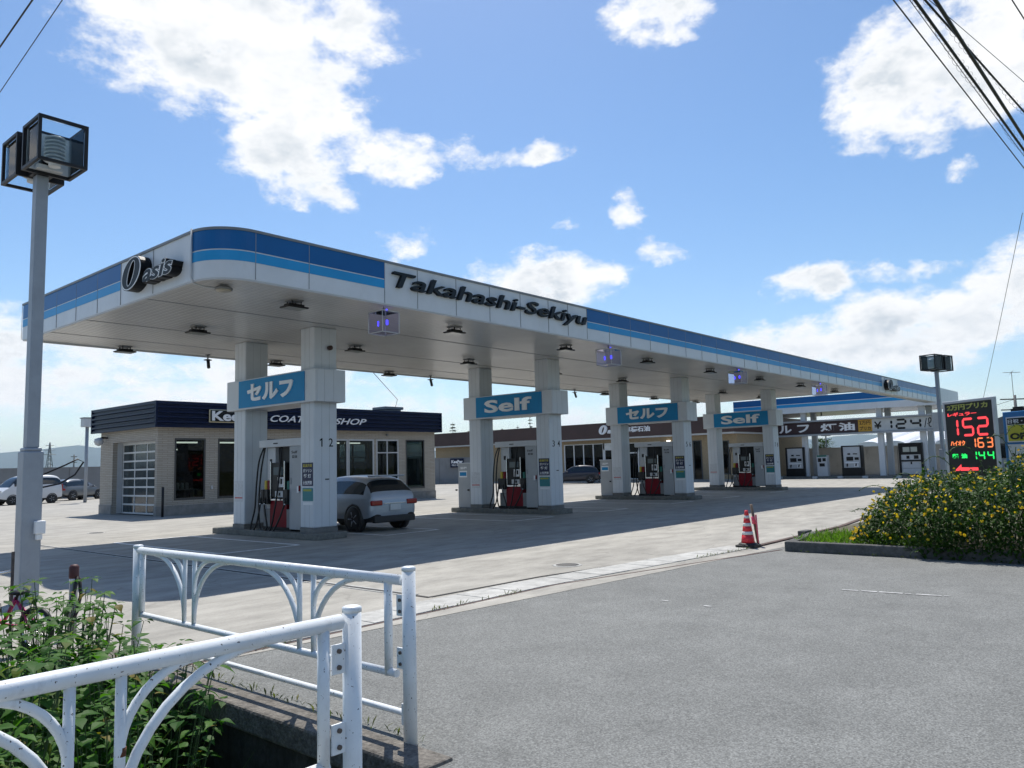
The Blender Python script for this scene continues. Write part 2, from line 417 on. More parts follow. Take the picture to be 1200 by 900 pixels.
# ditch: floor and concrete retaining walls
b = B(); b.box(PX0-0.3, PX1+0.02, PY0-0.3, PY1+0.3, -1.9, -1.6); b.build('ditch_floor', EARTH, kind='structure')
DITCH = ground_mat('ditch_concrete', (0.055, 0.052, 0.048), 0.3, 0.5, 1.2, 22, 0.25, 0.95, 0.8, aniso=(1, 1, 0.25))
LIPM = ground_mat('lip_concrete', (0.17, 0.155, 0.135), 0.2, 0.4, 2.2, 40, 0.35, 0.95, 1.0)
rw = E('retaining_wall', 'dark stained concrete retaining wall of the ditch under the white railing', 'retaining wall', (PX1, PY0, -1.6))
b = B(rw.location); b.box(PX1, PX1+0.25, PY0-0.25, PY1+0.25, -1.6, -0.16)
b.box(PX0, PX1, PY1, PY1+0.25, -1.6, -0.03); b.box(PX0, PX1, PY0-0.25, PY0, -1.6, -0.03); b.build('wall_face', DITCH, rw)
b = B(rw.location); b.prism([(PX1-0.05, PY0-0.02), (PX1+0.2, PY0-0.02), (PX1+0.24, PY1+0.3), (PX1-0.02, PY1+0.3)], -0.16, 0.012); b.build('coping', LIPM, rw, bevel=0.02)

# ------------------------------------------------------------------ lettering
def text_bm(body, facing, origin, width, height, depth=0.02, shear=0.0, bold=0.0, back=0.0):
    """facing 'x': on a wall seen from -X (reading towards -Y); 'y': seen from -Y (reading towards +X); or a (right,out) vector pair.
    origin = lower-left corner in world; the glyphs are fitted to width x height"""
    c = bpy.data.curves.new('lettering', 'FONT'); c.body = body; c.extrude = 0.05; c.shear = shear; c.offset = bold; c.resolution_u = 3
    o = bpy.data.objects.new('lettering', c); COL.objects.link(o)
    dg = bpy.context.evaluated_depsgraph_get()
    me = bpy.data.meshes.new_from_object(o.evaluated_get(dg))
    bpy.data.objects.remove(o); bpy.data.curves.remove(c)
    xs = [v.co.x for v in me.vertices]; ys = [v.co.y for v in me.vertices]
    x0, x1, y0, y1 = min(xs), max(xs), min(ys), max(ys)
    if facing == 'x': right, out = Vector((0, -1, 0)), Vector((-1, 0, 0))
    elif facing == 'y': right, out = Vector((1, 0, 0)), Vector((0, -1, 0))
    else: right, out = facing
    org = Vector(origin)
    for v in me.vertices:
        u = (v.co.x-x0)/(x1-x0)*width; w = (v.co.y-y0)/(y1-y0)*height
        v.co = org+right*u+Vector((0, 0, w))+out*((v.co.z+0.05)/0.1*depth+back)
    return me
def letters(name, m, parent, off, items):
    """items: list of text_bm meshes -> one mesh object"""
    bm = bmesh.new()
    for me in items: bm.from_mesh(me); bpy.data.meshes.remove(me)
    bmesh.ops.translate(bm, verts=bm.verts[:], vec=-Vector(off))
    me = bpy.data.meshes.new(name); bm.to_mesh(me); bm.free(); me.materials.append(m)
    o = bpy.data.objects.new(name, me); COL.objects.link(o); o.parent = parent
    return o

# ------------------------------------------------------------------ main canopy
CX0, CX1, CXM, CY0, CY1, CZ0, CZ1 = 7.01, 61.0, 45.9, 13.01, 22.85, 5.28, 6.21
CEIL = mat('canopy_ceiling', (0.56, 0.555, 0.54), 0.24, var=0.08, scale=0.6, dirt=0.15, dirt_col=(0.33, 0.31, 0.28), spec=0.6)
nt, N, L, bs = nodes_of(CEIL)
tcx = N.new('ShaderNodeNewGeometry'); wv = N.new('ShaderNodeTexWave'); wv.wave_type = 'BANDS'; wv.bands_direction = 'X'; wv.wave_profile = 'SIN'
wv.inputs['Scale'].default_value = 2.1; wv.inputs['Distortion'].default_value = 0
L.new(tcx.outputs['Position'], wv.inputs['Vector'])
mrc = N.new('ShaderNodeMapRange'); mrc.inputs[1].default_value = 0.0; mrc.inputs[2].default_value = 0.12; L.new(wv.outputs['Fac'], mrc.inputs[0])
bpc = N.new('ShaderNodeBump'); bpc.inputs['Strength'].default_value = 0.55; bpc.inputs['Distance'].default_value = 0.02; L.new(mrc.outputs[0], bpc.inputs['Height']); L.new(bpc.outputs[0], bs.inputs['Normal'])
can = E('station_canopy', 'long white fuel station canopy with rounded corner and two blue stripes on white pillars', 'canopy', (CX0, CY0, 0))
CO = can.location
RC = 0.82
def outline(grow=0.0, n=14):
    """perimeter from the left-back corner round the rounded front-left corner to the right and back"""
    pts = [(CX0-grow, CY1+grow)]
    for k in range(n+1):
        a = math.pi+math.pi/2*k/n
        pts.append((CX0+RC+math.cos(a)*(RC+grow), CY0+RC+math.sin(a)*(RC+grow)))
    pts += [(CX1+grow, CY0-grow), (CX1+grow, CY0+0.7+grow), (CXM+grow, CY0+0.7+grow), (CXM+grow, CY1+grow)]
    return pts
def band(z0, z1, grow, thick, closed=True, x_rng=None):
    b = B(CO); o = outline(grow); i_ = outline(grow-thick); n = len(o)
    for k in range(n if closed else n-1):
        p, q, r_, s_ = o[k], o[(k+1) % n], i_[(k+1) % n], i_[k]
        b.prism([p, q, r_, s_], z0, z1)
    bmesh.ops.remove_doubles(b.bm, verts=b.bm.verts[:], dist=1e-4)
    return b
b = B(CO); b.prism(outline(-0.06), CZ0+0.02, CZ0+0.10); b.build('ceiling', CEIL, can)
b = B(CO); b.prism(outline(-0.06), CZ1-0.25, CZ1-0.2); b.build('roof_deck', LGREY, can)
def facade(path, name, m, z0, z1, grow, th=0.012):
    b = B(CO)
    for k in range(len(path)-1):
        p, q = Vector(path[k]), Vector(path[k+1]); d = (q-p).normalized(); n = Vector((d.y, -d.x))
        b.prism([p+n*grow, q+n*grow, q+n*(grow-th), p+n*(grow-th)], z0, z1)
    return b.build(name, m, can)
band(CZ0, CZ1-0.02, 0.0, 0.06).build('fascia', WHITE, can)
band(CZ1-0.02, CZ1+0.03, 0.025, 0.10).build('roof_trim', MGREY, can)
band(CZ0-0.03, CZ0, -0.012, 0.05).build('lower_trim', LGREY, can)
full = outline(0.0)
arc = full[1:-4]
zb0, zb1, zl0, zl1 = 5.825, CZ1-0.02, 5.612, 5.800
runs = [[(CX0, CY1-0.02), (CX0, 16.90)], arc+[(10.98, CY0)], [(18.64, CY0), (48.0, CY0)], [(51.3, CY0), (CX1-0.02, CY0)], [(CX1, CY0+0.02), (CX1, CY0+0.68)], [(CXM-0.02, CY1), (CX0+0.02, CY1)]]
def gpath(path, g):
    out = []
    for k, p in enumerate(path):
        x, y = p
        vx = vy = 0
        if path is runs[1] and k < len(arc):
            v = Vector((x-(CX0+RC), y-(CY0+RC))).normalized(); out.append((x+v.x*g, y+v.y*g)); continue
        if abs(y-CY0) < 1e-6: out.append((x, y-g))
        elif abs(x-CX0) < 1e-6: out.append((x-g, y))
        elif abs(y-CY1) < 1e-3: out.append((x, y+g))
        else: out.append((x+g, y))
    return out
for path in runs:
    for z0, z1, m, nm in ((zb0, zb1, DBLUE, 'dark_blue_stripe'), (zl0, zl1, LBLUE, 'light_blue_stripe')):
        b = B(CO); o, i_ = gpath(path, 0.008), gpath(path, -0.003)
        for k in range(len(path)-1): b.prism([o[k], o[k+1], i_[k+1], i_[k]], z0, z1)
        b.build(nm, m, can)
# thin panel joints
SEAM = mat('panel_joint', (0.27, 0.285, 0.30), 0.6)
xs = [7.84, 9.03, 10.98, 11.95, 13.2, 14.4, 15.6, 16.8, 17.7, 18.63]+[19.8+1.2*k for k in range(34)]
for x in xs:
    if x < CX1: b = B(CO); b.box(x-0.006, x+0.006, CY0-0.0105, CY0, CZ0+0.01, CZ1-0.025); b.build('panel_joint', SEAM, can)
for y in [13.83, 15.4, 16.9, 18.1, 19.3, 20.5, 21.7, 22.9]:
    b = B(CO); b.box(CX0-0.0105, CX0, y-0.006, y+0.006, CZ0+0.01, CZ1-0.025); b.build('panel_joint', SEAM, can)
# white line of the lettering panels' border pipe at the corner
b = B(CO); b.tube([(CX0-0.03, 13.80, CZ1+0.05), (CX0-0.03, 13.80, CZ0+0.05), (CX0+0.02, 13.8, CZ0-0.05), (CX0+0.3, 13.9, CZ0-0.06), (7.6, 13.85, CZ0-0.05)], 0.018, 6); b.build('cable_conduit', LGREY, can)
# ceiling seams
b = B(CO)
for y in (16.0, 19.1, 21.3): b.box(CX0+0.1, CXM-0.1, y-0.02, y+0.02, CZ0+0.012, CZ0+0.022)
b.build('ceiling_joint', SEAM, can)
# pillars
PW, PD = 0.70, 0.58
PY = [(16.40, 16.98), (19.60, 20.18)]
SEAMW = mat('cladding_joint', (0.44, 0.465, 0.49), 0.5)
for i, x0 in enumerate(ISL):
    for (ya, yb_) in PY:
        b = B(CO); b.box(x0, x0+PW, ya, yb_, 0.27, CZ0+0.02); p = b.build('pillar', PILLAR, can, bevel=0.03)
        b = B(CO); b.box(x0-0.006, x0+PW+0.006, ya-0.006, yb_+0.006, 0.15, 0.27); b.build('plinth', PLINTH, p)
        b = B(CO)
        for t in (0.33, 0.66):
            b.box(x0+PW*t-0.004, x0+PW*t+0.004, ya-0.003, ya, 0.27, CZ0); b.box(x0-0.003, x0, ya+PD*t-0.004, ya+PD*t+0.004, 0.27, CZ0)
        b.build('cladding_joint', SEAMW, p)
        if ya < 18:
            # bay numbers on the road side, stickers on the lane side
            letters('bay_number', BLACKP, p, CO, ([text_bm(str(2*i+1), 'y', (x0+0.15, ya, 2.27), 0.13, 0.21, 0.004, bold=0.0)] if i else [])+[text_bm(str(2*i+2), 'y', (x0+0.44, ya, 2.27), 0.13, 0.21, 0.004, bold=0.004)])
            if i == 0: b = B(CO); b.prism([(x0+0.215, 2.27), (x0+0.25, 2.27), (x0+0.25, 2.48), (x0+0.222, 2.48), (x0+0.17, 2.44), (x0+0.17, 2.405), (x0+0.215, 2.435)], ya-0.004, ya-0.0005, 'y'); b.build('bay_number', BLACKP, p)
            b = B(CO); b.box(x0+0.33, x0+0.45, ya-0.005, ya, 1.44, 1.47); b.build('small_plate', BLACKP, p)
            ST = mat('sticker_navy', (0.012, 0.018, 0.06), 0.5)
            b = B(CO); b.box(x0-0.006, x0, ya+0.04, ya+0.50, 1.30, 1.88); st = b.build('notice_sticker', ST, p)
            letters('notice_text', LETWHITE, st, CO, [text_bm('ガソリン', 'x', (x0-0.006, ya+0.46, 1.64), 0.38, 0.085, 0.003, bold=0.02),
                    text_bm('軽 灯', 'x', (x0-0.006, ya+0.42, 1.50), 0.30, 0.10, 0.003, bold=0.02), text_bm('火気厳禁', 'x', (x0-0.006, ya+0.46, 1.33), 0.38, 0.10, 0.003, bold=0.02)])
            letters('notice_heading', mat('sticker_yellow', (0.55, 0.47, 0.05), 0.5), st, CO, [text_bm('給油方法', 'x', (x0-0.006, ya+0.46, 1.77), 0.38, 0.08, 0.003, bold=0.02)])
            b = B(CO); b.box(x0-0.006, x0, ya+0.04, ya+0.48, 0.93, 1.25); b.build('teal_sticker', mat('sticker_teal', (0.02, 0.20, 0.22), 0.5), p)
            b = B(CO); b.box(x0-0.009, x0-0.0062, ya+0.1, ya+0.44, 1.17, 1.22); b.build('sticker_band', mat('sticker_olive', (0.33, 0.36, 0.04), 0.5), p)
            b = B(CO); b.box(x0-0.005, x0, ya+0.06, ya+0.46, 0.83, 0.90); b.build('white_sticker', LETWHITE, p)
        else:
            b = B(CO); b.box(x0-0.006, x0, ya+0.08, ya+0.5, 0.88, 1.45); st = b.build('notice_sheet', mat('notice_paper', (0.52, 0.55, 0.58), 0.5, var=0.12, scale=14), p)
            b = B(CO); b.box(x0-0.009, x0-0.0062, ya+0.1, ya+0.48, 0.97, 1.0); b.build('red_bar', mat('sticker_red', (0.5, 0.02, 0.02), 0.5), st)
b = B(CO); b.lathe([(0.0, 0), (0.06, 0), (0.06, 0.09), (0.0, 0.1)], (ISL[0]+0.44, 16.29, 4.78), 14, 'y'); b.build('sensor', mat('sensor_brown', (0.06, 0.03, 0.025), 0.4), can)
# lettering on the fascia
letters('fascia_lettering', mat('letter_black', (0.010, 0.016, 0.022), 0.5, var=0.1, spec=0.25), can, CO,
        [text_bm('Takahashi-Sekiyu', 'y', (11.17, CY0, 5.565), 7.38, 0.46, 0.09, shear=0.22, bold=0.012)])
LOGOF = mat('logo_face', (0.04, 0.05, 0.06), 0.55, spec=0.15); LOGOS = mat('logo_side', (0.008, 0.008, 0.009), 0.45, spec=0.2)
def oasis(facing, org, w, h, depth, parent, off, face=LOGOF, side=LOGOS, edge=None):
    """big slanted O followed by small outlined letters"""
    edge = edge or LETWHITE
    right, out = (Vector((0, -1, 0)), Vector((-1, 0, 0))) if facing == 'x' else (Vector((1, 0, 0)), Vector((0, -1, 0)))
    o3 = Vector(org)
    def ring(cu, cw, ru, rw_, sh, n=28): return [o3+right*(cu+math.cos(a)*ru+math.sin(a)*sh)+Vector((0, 0, cw+math.sin(a)*rw_)) for a in [2*math.pi*k/n for k in range(n)]]
    def annulus(b, A, Bq, d0, d1):
        n = len(A)
        V = [[b.v(p+out*d) for p in A] for d in (d0, d1)]+[[b.v(p+out*d) for p in Bq] for d in (d0, d1)]
        for k in range(n):
            k2 = (k+1) % n
            b.bm.faces.new((V[0][k], V[0][k2], V[1][k2], V[1][k])); b.bm.faces.new((V[2][k], V[2][k2], V[3][k2], V[3][k]))
            b.bm.faces.new((V[1][k], V[1][k2], V[3][k2], V[3][k])); b.bm.faces.new((V[0][k], V[0][k2], V[2][k2], V[2][k]))
    cu, cw = w*0.215, h*0.5
    b = B(off); annulus(b, ring(cu, cw, w*0.195, h*0.5, w*0.05), ring(cu, cw, w*0.045, h*0.34, w*0.05), 0, depth); lo = b.build('logo_letter', side, parent)
    b = B(off); annulus(b, ring(cu, cw, w*0.175, h*0.455, w*0.05), ring(cu, cw, w*0.062, h*0.37, w*0.05), depth-0.002, depth+0.004); b.build('logo_face', face, lo)
    b = B(off); annulus(b, ring(cu, cw, w*0.188, h*0.483, w*0.05), ring(cu, cw, w*0.173, h*0.455, w*0.05), depth-0.002, depth+0.006)
    annulus(b, ring(cu, cw, w*0.062, h*0.37, w*0.05), ring(cu, cw, w*0.053, h*0.355, w*0.05), depth-0.002, depth+0.006); b.build('logo_outline', edge, lo)
    org2 = o3+right*(w*0.42)+Vector((0, 0, h*0.06))
    l2 = letters('logo_letters', side, parent, off, [text_bm('asis', facing, org2, w*0.58, h*0.52, depth*0.9, shear=0.25, bold=0.085)])
    letters('logo_outline', edge, l2, off, [text_bm('asis', facing, org2+right*0.01+Vector((0, 0, 0.012)), w*0.565, h*0.495, 0.004, shear=0.25, bold=0.055, back=depth*0.9)])
    letters('logo_face', face, l2, off, [text_bm('asis', facing, org2+right*0.018+Vector((0, 0, 0.02)), w*0.55, h*0.475, 0.004, shear=0.25, bold=0.022, back=depth*0.9+0.004)])
oasis('x', (CX0, 16.40, 5.42), 2.25, 0.68, 0.22, can, CO)
oasis('y', (48.3, CY0, 5.42), 2.7, 0.66, 0.24, can, CO)

# ------------------------------------------------------------------ overhead signs on the pillar pairs
ORD = ['nearest', 'second', 'third', 'farthest']
SIGNS = ['セルフ', 'Self', 'セルフ', 'Self']
SIGNLAB = ['blue セルフ sign box on the nearest pillar pair, in front of the coating shop', 'blue Self sign box on the second pillar pair, above bays 3 and 4',
           'blue セルフ sign box on the third pillar pair, in front of the brown store', 'blue Self sign box on the farthest pillar pair, beside the kerosene sign']
for i, x0 in enumerate(ISL):
    t = E('overhead_sign', SIGNLAB[i], 'sign', (x0-0.16, 16.2, 3.38), group='self service signs across the pillar pairs')
    o = t.location
    xa, xb, ya, yb_, za, zb = x0-0.16, x0+PW+0.06, 16.12, 20.3, 3.38, 4.2
    b = B(o); b.wall('x', xa, xa+0.05, ya, yb_, za, zb, [])
    b.box(xa+0.05, xb, ya, ya+0.05, za, zb); b.box(xa+0.05, xb, yb_-0.05, yb_, za, zb); b.box(xb-0.05, xb, ya+0.05, yb_-0.05, za, zb)
    b.build('sign_box', PILLAR, t, bevel=0.02)
    b = B(o); b.box(xa+0.05, xb-0.05, 16.99, 19.59, za+0.01, za+0.05); b.build('underside', GREYP, t)
    b = B(o); b.box(xa-0.02, xa, 16.56, 19.64, za+0.045, zb-0.035); fc = b.build('sign_face', SIGNBLUE, t)
    if i % 2 == 0: letters('sign_lettering', LETWHITE, fc, o, [text_bm('セルフ', 'x', (xa-0.02, 19.17, za+0.19), 2.15, 0.47, 0.025, bold=0.045)])
    else: letters('sign_lettering', LETWHITE, fc, o, [text_bm('Self', 'x', (xa-0.02, 19.2, za+0.19), 2.2, 0.46, 0.025, bold=0.028)])
    for q in (0.3, 0.6): b = B(o); b.box(xa+(xb-xa)*q-0.004, xa+(xb-xa)*q+0.004, ya-0.003, ya, za, zb); b.build('panel_joint', SEAMW, t)

# ------------------------------------------------------------------ pump islands
ISM = ground_mat('island_concrete', (0.17, 0.17, 0.155), 0.15, 0.3, 1.5, 30, 0.12, 0.85, 0.3)
ILAB = ['concrete pump island of bays 1 and 2, nearest the white railing', 'concrete pump island of bays 3 and 4', 'concrete pump island of bays 5 and 6', 'farthest concrete pump island under the main canopy']
for i, x0 in enumerate(ISL):
    t = E('pump_island', ILAB[i], 'pump island', (x0+PW/2, 18.4, 0), group='concrete pump islands')
    b = B(t.location); xa, xb, ya, yb_ = x0-0.16, x0+PW+0.14, 16.05, 21.15
    cpts = []
    for cx_, cy_, a0 in ((xb-0.2, ya+0.2, -90), (xb-0.2, yb_-0.2, 0), (xa+0.2, yb_-0.2, 90), (xa+0.2, ya+0.2, 180)):
        for k in range(5): a = R(a0+22.5*k); cpts.append((cx_+0.2*math.cos(a), cy_+0.2*math.sin(a)))
    b.prism(cpts, -0.01, 0.15); b.build('island_slab', ISM, t, bevel=0.025)

# ------------------------------------------------------------------ fuel pump (origin on the island, lane faces towards -X and +X)
def make_pump():
    t = E('fuel_pump', 'x', 'fuel pump')
    b = B(); b.box(-0.32, 0.32, -1.0, 0.94, 2.17, 2.37); hd = b.build('header', LGREY, t, bevel=0.015)
    b = B(); b.box(-0.325, -0.32, 0.05, 0.25, 2.25, 2.28); b.build('brand_plate', BLACKM, hd)
    b = B(); b.box(-0.16, 0.16, 0.40, 0.80, 0.0, 2.17); b.build('hose_column', LGREY, t, bevel=0.01)
    b = B(); b.box(-0.168, -0.16, 0.56, 0.66, 1.72, 1.86); b.build('small_display', BLACKM, t)
    b = B(); b.box(-0.30, 0.30, -0.98, -0.46, 0.05, 2.17); cb = b.build('control_cabinet', GREYP, t, bevel=0.012)
    b = B(); b.box(-0.304, -0.30, -0.96, -0.47, 1.05, 1.06); b.box(-0.31, -0.30, -0.56, -0.50, 1.2, 1.36); b.build('door_seam', SEAM, cb)
    letters('cabinet_lettering', BLACKM, cb, (0, 0, 0), [text_bm('Self', 'x', (-0.30, -0.55, 1.98), 0.26, 0.07, 0.002, bold=0.02), text_bm('給油', 'x', (-0.30, -0.58, 1.86), 0.22, 0.08, 0.002, bold=0.02)])
    b = B(); b.box(-0.34, -0.30, -0.92, -0.84, 0.98, 1.15); ck = b.build('card_reader', LETWHITE, cb, bevel=0.01)
    b = B(); b.box(-0.345, -0.305, -0.96, -0.92, 1.02, 1.16); b.build('red_lamp', REDP, cb, bevel=0.01)
    b = B(); b.box(-0.05, 0.05, -0.46, 0.40, 0.9, 2.17); b.build('recess_panel', BLACKP, t)
    b = B(); b.box(-0.24, 0.24, -0.46, 0.86, 0.0, 0.09); b.build('base_frame', BLACKM, t)
    for s in (-1, 1):
        b = B(); b.box(s*0.05, s*0.27, -0.24, 0.44, 0.85, 1.76); du = b.build('display_unit', BLACKP, t, bevel=0.015)
        b = B(); f = s*0.27
        b.box(f, f+s*0.035, -0.24, -0.20, 0.80, 1.80); b.box(f, f+s*0.035, 0.40, 0.44, 0.80, 1.80); b.box(f, f+s*0.035, -0.24, 0.44, 0.77, 0.82)
        b.build('display_frame', CHROME, du, bevel=0.008)
        b = B(); b.box(f, f+s*0.012, -0.12, 0.30, 1.44, 1.64); b.build('price_screen', mat('lcd_screen', (0.10, 0.13, 0.14), 0.15, var=0.05), du)
        b = B(); b.box(f, f+s*0.02, -0.16, 0.10, 1.12, 1.38); b.build('card_panel', LETWHITE, du, bevel=0.005)
        b = B(); b.box(f+s*0.02, f+s*0.024, -0.12, -0.04, 1.2, 1.34); b.box(f+s*0.02, f+s*0.024, 0.0, 0.06, 1.22, 1.3); b.build('key_pad', BLACKM, du)
        b = B(); b.box(f, f+s*0.03, -0.17, 0.20, 0.86, 1.02); b.build('receipt_panel', LGREY, du, bevel=0.005)
        b = B(); b.box(f+s*0.03, f+s*0.035, -0.05, 0.02, 0.9, 0.98); b.box(f+s*0.0, f+s*0.01, 0.24, 0.36, 0.9, 1.04); b.build('paper_slot', BLACKM, du)
        b = B(); b.box(s*0.05, s*0.25, -0.26, 0.50, 0.09, 0.77); b.build('red_skirt', REDP, t)
        b = B(); b.box(s*0.05, s*0.256, 0.50, 0.80, 0.09, 0.55); b.build('side_skirt', MGREY, t); b = B(); b.box(s*0.05, s*0.256, -0.45, -0.27, 0.09, 0.55); b.build('side_skirt', MGREY, t)
        for (y, m, nm, z0) in ((0.72, YELLOWP, 'yellow_holster', 1.0), (0.58, REDP, 'red_holster', 1.0), (-0.33, GREENP, 'green_holster', 0.98)):
            b = B(); b.box(s*0.16, s*0.26, y-0.055, y+0.055, z0, z0+0.30); b.build(nm, m, t, bevel=0.02)
        for (y, yo) in ((0.70, 0.06), (0.56, 0.0), (-0.35, -0.03)):
            b = B()
            b.tube([(s*0.22, y, 1.06), (s*0.31, y+yo, 0.92), (s*0.36, y+yo, 0.80)], 0.035, 8)
            b.tube([(s*0.36, y+yo, 0.80), (s*0.38, y+yo, 0.70)], 0.028, 8)
            b.tube([(s*0.24, y, 0.94), (s*0.34, y+yo, 0.74)], 0.014, 6)
            b.box(s*0.18, s*0.36, y-0.095, y+0.095, 0.68, 1.06)
            nz = b.build('nozzle', RUBBER, t)
            b = B(); b.tube([(s*0.38, y+yo, 0.705), (s*0.385, y+yo, 0.665)], 0.027, 8); b.build('swivel', CHROME, nz)
    def hose(pts):
        # smooth polyline through the points
        P = [Vector(p) for p in pts]; out = []
        for k in range(len(P)-1):
            p0, p1, p2, p3 = P[max(k-1, 0)], P[k], P[k+1], P[min(k+2, len(P)-1)]
            for q in range(6):
                u = q/6
                out.append(0.5*((2*p1)+(-p0+p2)*u+(2*p0-5*p1+4*p2-p3)*u*u+(-p0+3*p1-3*p2+p3)*u**3))
        out.append(P[-1]); return out
    for s in (-1, 1):
        for pts in ([(s*0.22, 0.86, 2.17), (s*0.30, 0.97, 1.8), (s*0.34, 1.02, 1.2), (s*0.40, 1.0, 0.55), (s*0.44, 1.14, 0.05), (s*0.44, 1.02, -0.02), (s*0.42, 0.86, 0.2), (s*0.385, 0.76, 0.67)],
                    [(s*0.22, 0.80, 2.17), (s*0.27, 0.90, 1.6), (s*0.34, 0.90, 0.8), (s*0.40, 0.76, 0.12), (s*0.44, 0.52, -0.01), (s*0.44, 0.35, 0.1), (s*0.40, 0.50, 0.45), (s*0.385, 0.56, 0.67)],
                    [(s*0.26, -0.05, 2.17), (s*0.31, -0.03, 1.6), (s*0.36, 0.02, 0.9), (s*0.42, 0.12, 0.25), (s*0.46, 0.2, -0.04), (s*0.46, 0.08, -0.05), (s*0.42, -0.18, 0.3), (s*0.385, -0.36, 0.67)]):
            b = B(); b.tube(hose(pts), 0.023, 7); b.build('hose', RUBBER, t)
    return t
PLAB = ['fuel pump with red skirt and hanging hoses on the island of bays 1 and 2', 'fuel pump with red skirt and hanging hoses on the island of bays 3 and 4',
        'fuel pump with red skirt before the brown store, under bays 5 and 6', 'farthest fuel pump with red skirt, next to the kerosene pumps']
pump = make_pump()
for i, x0 in enumerate(ISL):
    t = pump if i == 0 else copy_tree(pump)
    t.location = (x0+PW/2, 18.0, 0.15); t['label'] = PLAB[i]; t['group'] = 'self service fuel pumps'
# grey cabinets behind the far pillar of two islands
CLAB = {1: 'grey equipment cabinet beside the back pillar of bays 3 and 4', 2: 'grey equipment cabinet beside the back pillar of bays 5 and 6'}
cab = None
for i in (1, 2):
    if cab is None:
        cab = E('equipment_cabinet', 'x', 'cabinet')
        b = B(); b.box(-0.28, 0.28, -0.32, 0.32, 0.0, 1.62); bd = b.build('cabinet_body', GREYP, cab, bevel=0.015)
        b = B(); b.box(-0.31, 0.31, -0.34, 0.34, 1.62, 1.66); b.build('cabinet_top', LGREY, cab, bevel=0.01)
        b = B(); b.box(-0.286, -0.28, -0.15, 0.25, 1.12, 1.36); nt_ = b.build('notice_plate', LETWHITE, cab)
        b = B(); b.box(-0.29, -0.286, -0.12, 0.22, 1.17, 1.31); b.build('blue_notice', SIGNBLUE, nt_)
        letters('cabinet_lettering', LETWHITE, bd, (0, 0, 0), [text_bm('油種', 'x', (-0.28, 0.22, 1.42), 0.36, 0.09, 0.003, bold=0.02)])
        b = B(); b.box(-0.33, -0.28, -0.26, -0.20, 0.62, 0.68); b.tube([(-0.3, 0.36, 0.65), (-0.3, 0.44, 0.65)], 0.03, 8); b.build('latch', BLACKM, cab)
        t = cab
    else: t = copy_tree(cab)
    t.location = (ISL[i]+PW/2, 20.55, 0.15); t['label'] = CLAB[i]; t['group'] = 'grey cabinets on the islands'

# ------------------------------------------------------------------ ceiling floodlights
LXs = [9.45, 14.28, 19.1, 23.9, 28.7, 33.5, 38.4, 43.3]
LYs = [14.15, 18.28, 22.42]
XN = ['left of the first pump island', 'right of the first pump island', 'left of the second pump island', 'right of the second pump island', 'left of the third pump island',
      'right of the third pump island', 'left of the fourth pump island', 'right of the fourth pump island']
YN = ['front row', 'middle row', 'back row']
FLG = mat('lamp_glass', (0.35, 0.36, 0.34), 0.15, var=0.1)
fl = E('ceiling_floodlight', 'x', 'floodlight')
b = B(); b.box(-0.17, 0.17, -0.17, 0.17, -0.03, 0.0); b.build('mount_plate', MGREY, fl, bevel=0.01)
b = B()
for sx in (-1, 1):
    for syy in (-1, 1): b.tube([(sx*0.12, syy*0.12, -0.02), (sx*0.12, syy*0.12, -0.15)], 0.015, 6)
b.build('bracket', BLACKM, fl)
b = B(); b.prism([(-0.30, -0.2), (0.30, -0.2), (0.30, 0.2), (-0.30, 0.2)], -0.19, -0.15)
b.prism([(-0.22, -0.13), (0.22, -0.13), (0.22, 0.13), (-0.22, 0.13)], -0.15, -0.09); b.build('housing', BLACKM, fl, bevel=0.02)
b = B(); b.box(-0.25, 0.25, -0.16, 0.16, -0.20, -0.188); b.build('lens', FLG, fl)
first = True
for j, y in enumerate(LYs):
    for k, x in enumerate(LXs):
        t = fl if first else copy_tree(fl)
        first = False
        t.location = (x, y, CZ0+0.02); t.scale = (.86, .86, .92); t['label'] = 'black ceiling floodlight, %s, %s' % (YN[j], XN[k]); t['group'] = 'floodlights under the canopy'
# corner floodlight with its cable
t = E('corner_floodlight', 'small round grey floodlight with cable under the rounded canopy corner', 'floodlight', (7.66, 13.84, CZ0))
b = B(); b.lathe([(0.0, -0.02), (0.10, -0.02), (0.17, -0.06), (0.17, -0.10)], (0, 0, 0.02), 16); b.build('housing', MGREY, t)
b = B(); b.lathe([(0.0, -0.12), (0.14, -0.12), (0.15, -0.10), (0.0, -0.10)], (0, 0, 0.02), 16); b.build('lens', mat('lamp_amber', (0.42, 0.38, 0.3), 0.3), t)
# security cameras along the back edge
cm = E('security_camera', 'x', 'camera')
b = B(); b.tube([(0, 0, 0), (0, 0, -0.18)], 0.025, 8); b.lathe([(0, 0), (0.07, 0), (0.07, -0.03), (0, -0.03)], (0, 0, 0), 12); b.build('mount', MGREY, cm)
b = B(); b.tube([(0.02, 0.02, -0.16), (-0.02, -0.1, -0.42)], 0.05, 10); b.build('camera_body', BLACKM, cm)
b = B(); b.lathe([(0, 0), (0.12, -0.03), (0.12, -0.05), (0, -0.03)], (0, 0, -0.13), 12); b.build('hood', MGREY, cm)
for k, (x, lab) in enumerate(((11.96, 'small security camera under the back edge of the canopy, above the first island'), (21.3, 'small security camera under the back edge of the canopy, above the second island'), (30.97, 'small security camera under the back edge of the canopy, above the third island'))):
    t = cm if k == 0 else copy_tree(cm)
    t.location = (x, 22.5, CZ0+0.02); t['label'] = lab; t['group'] = 'security cameras under the canopy'
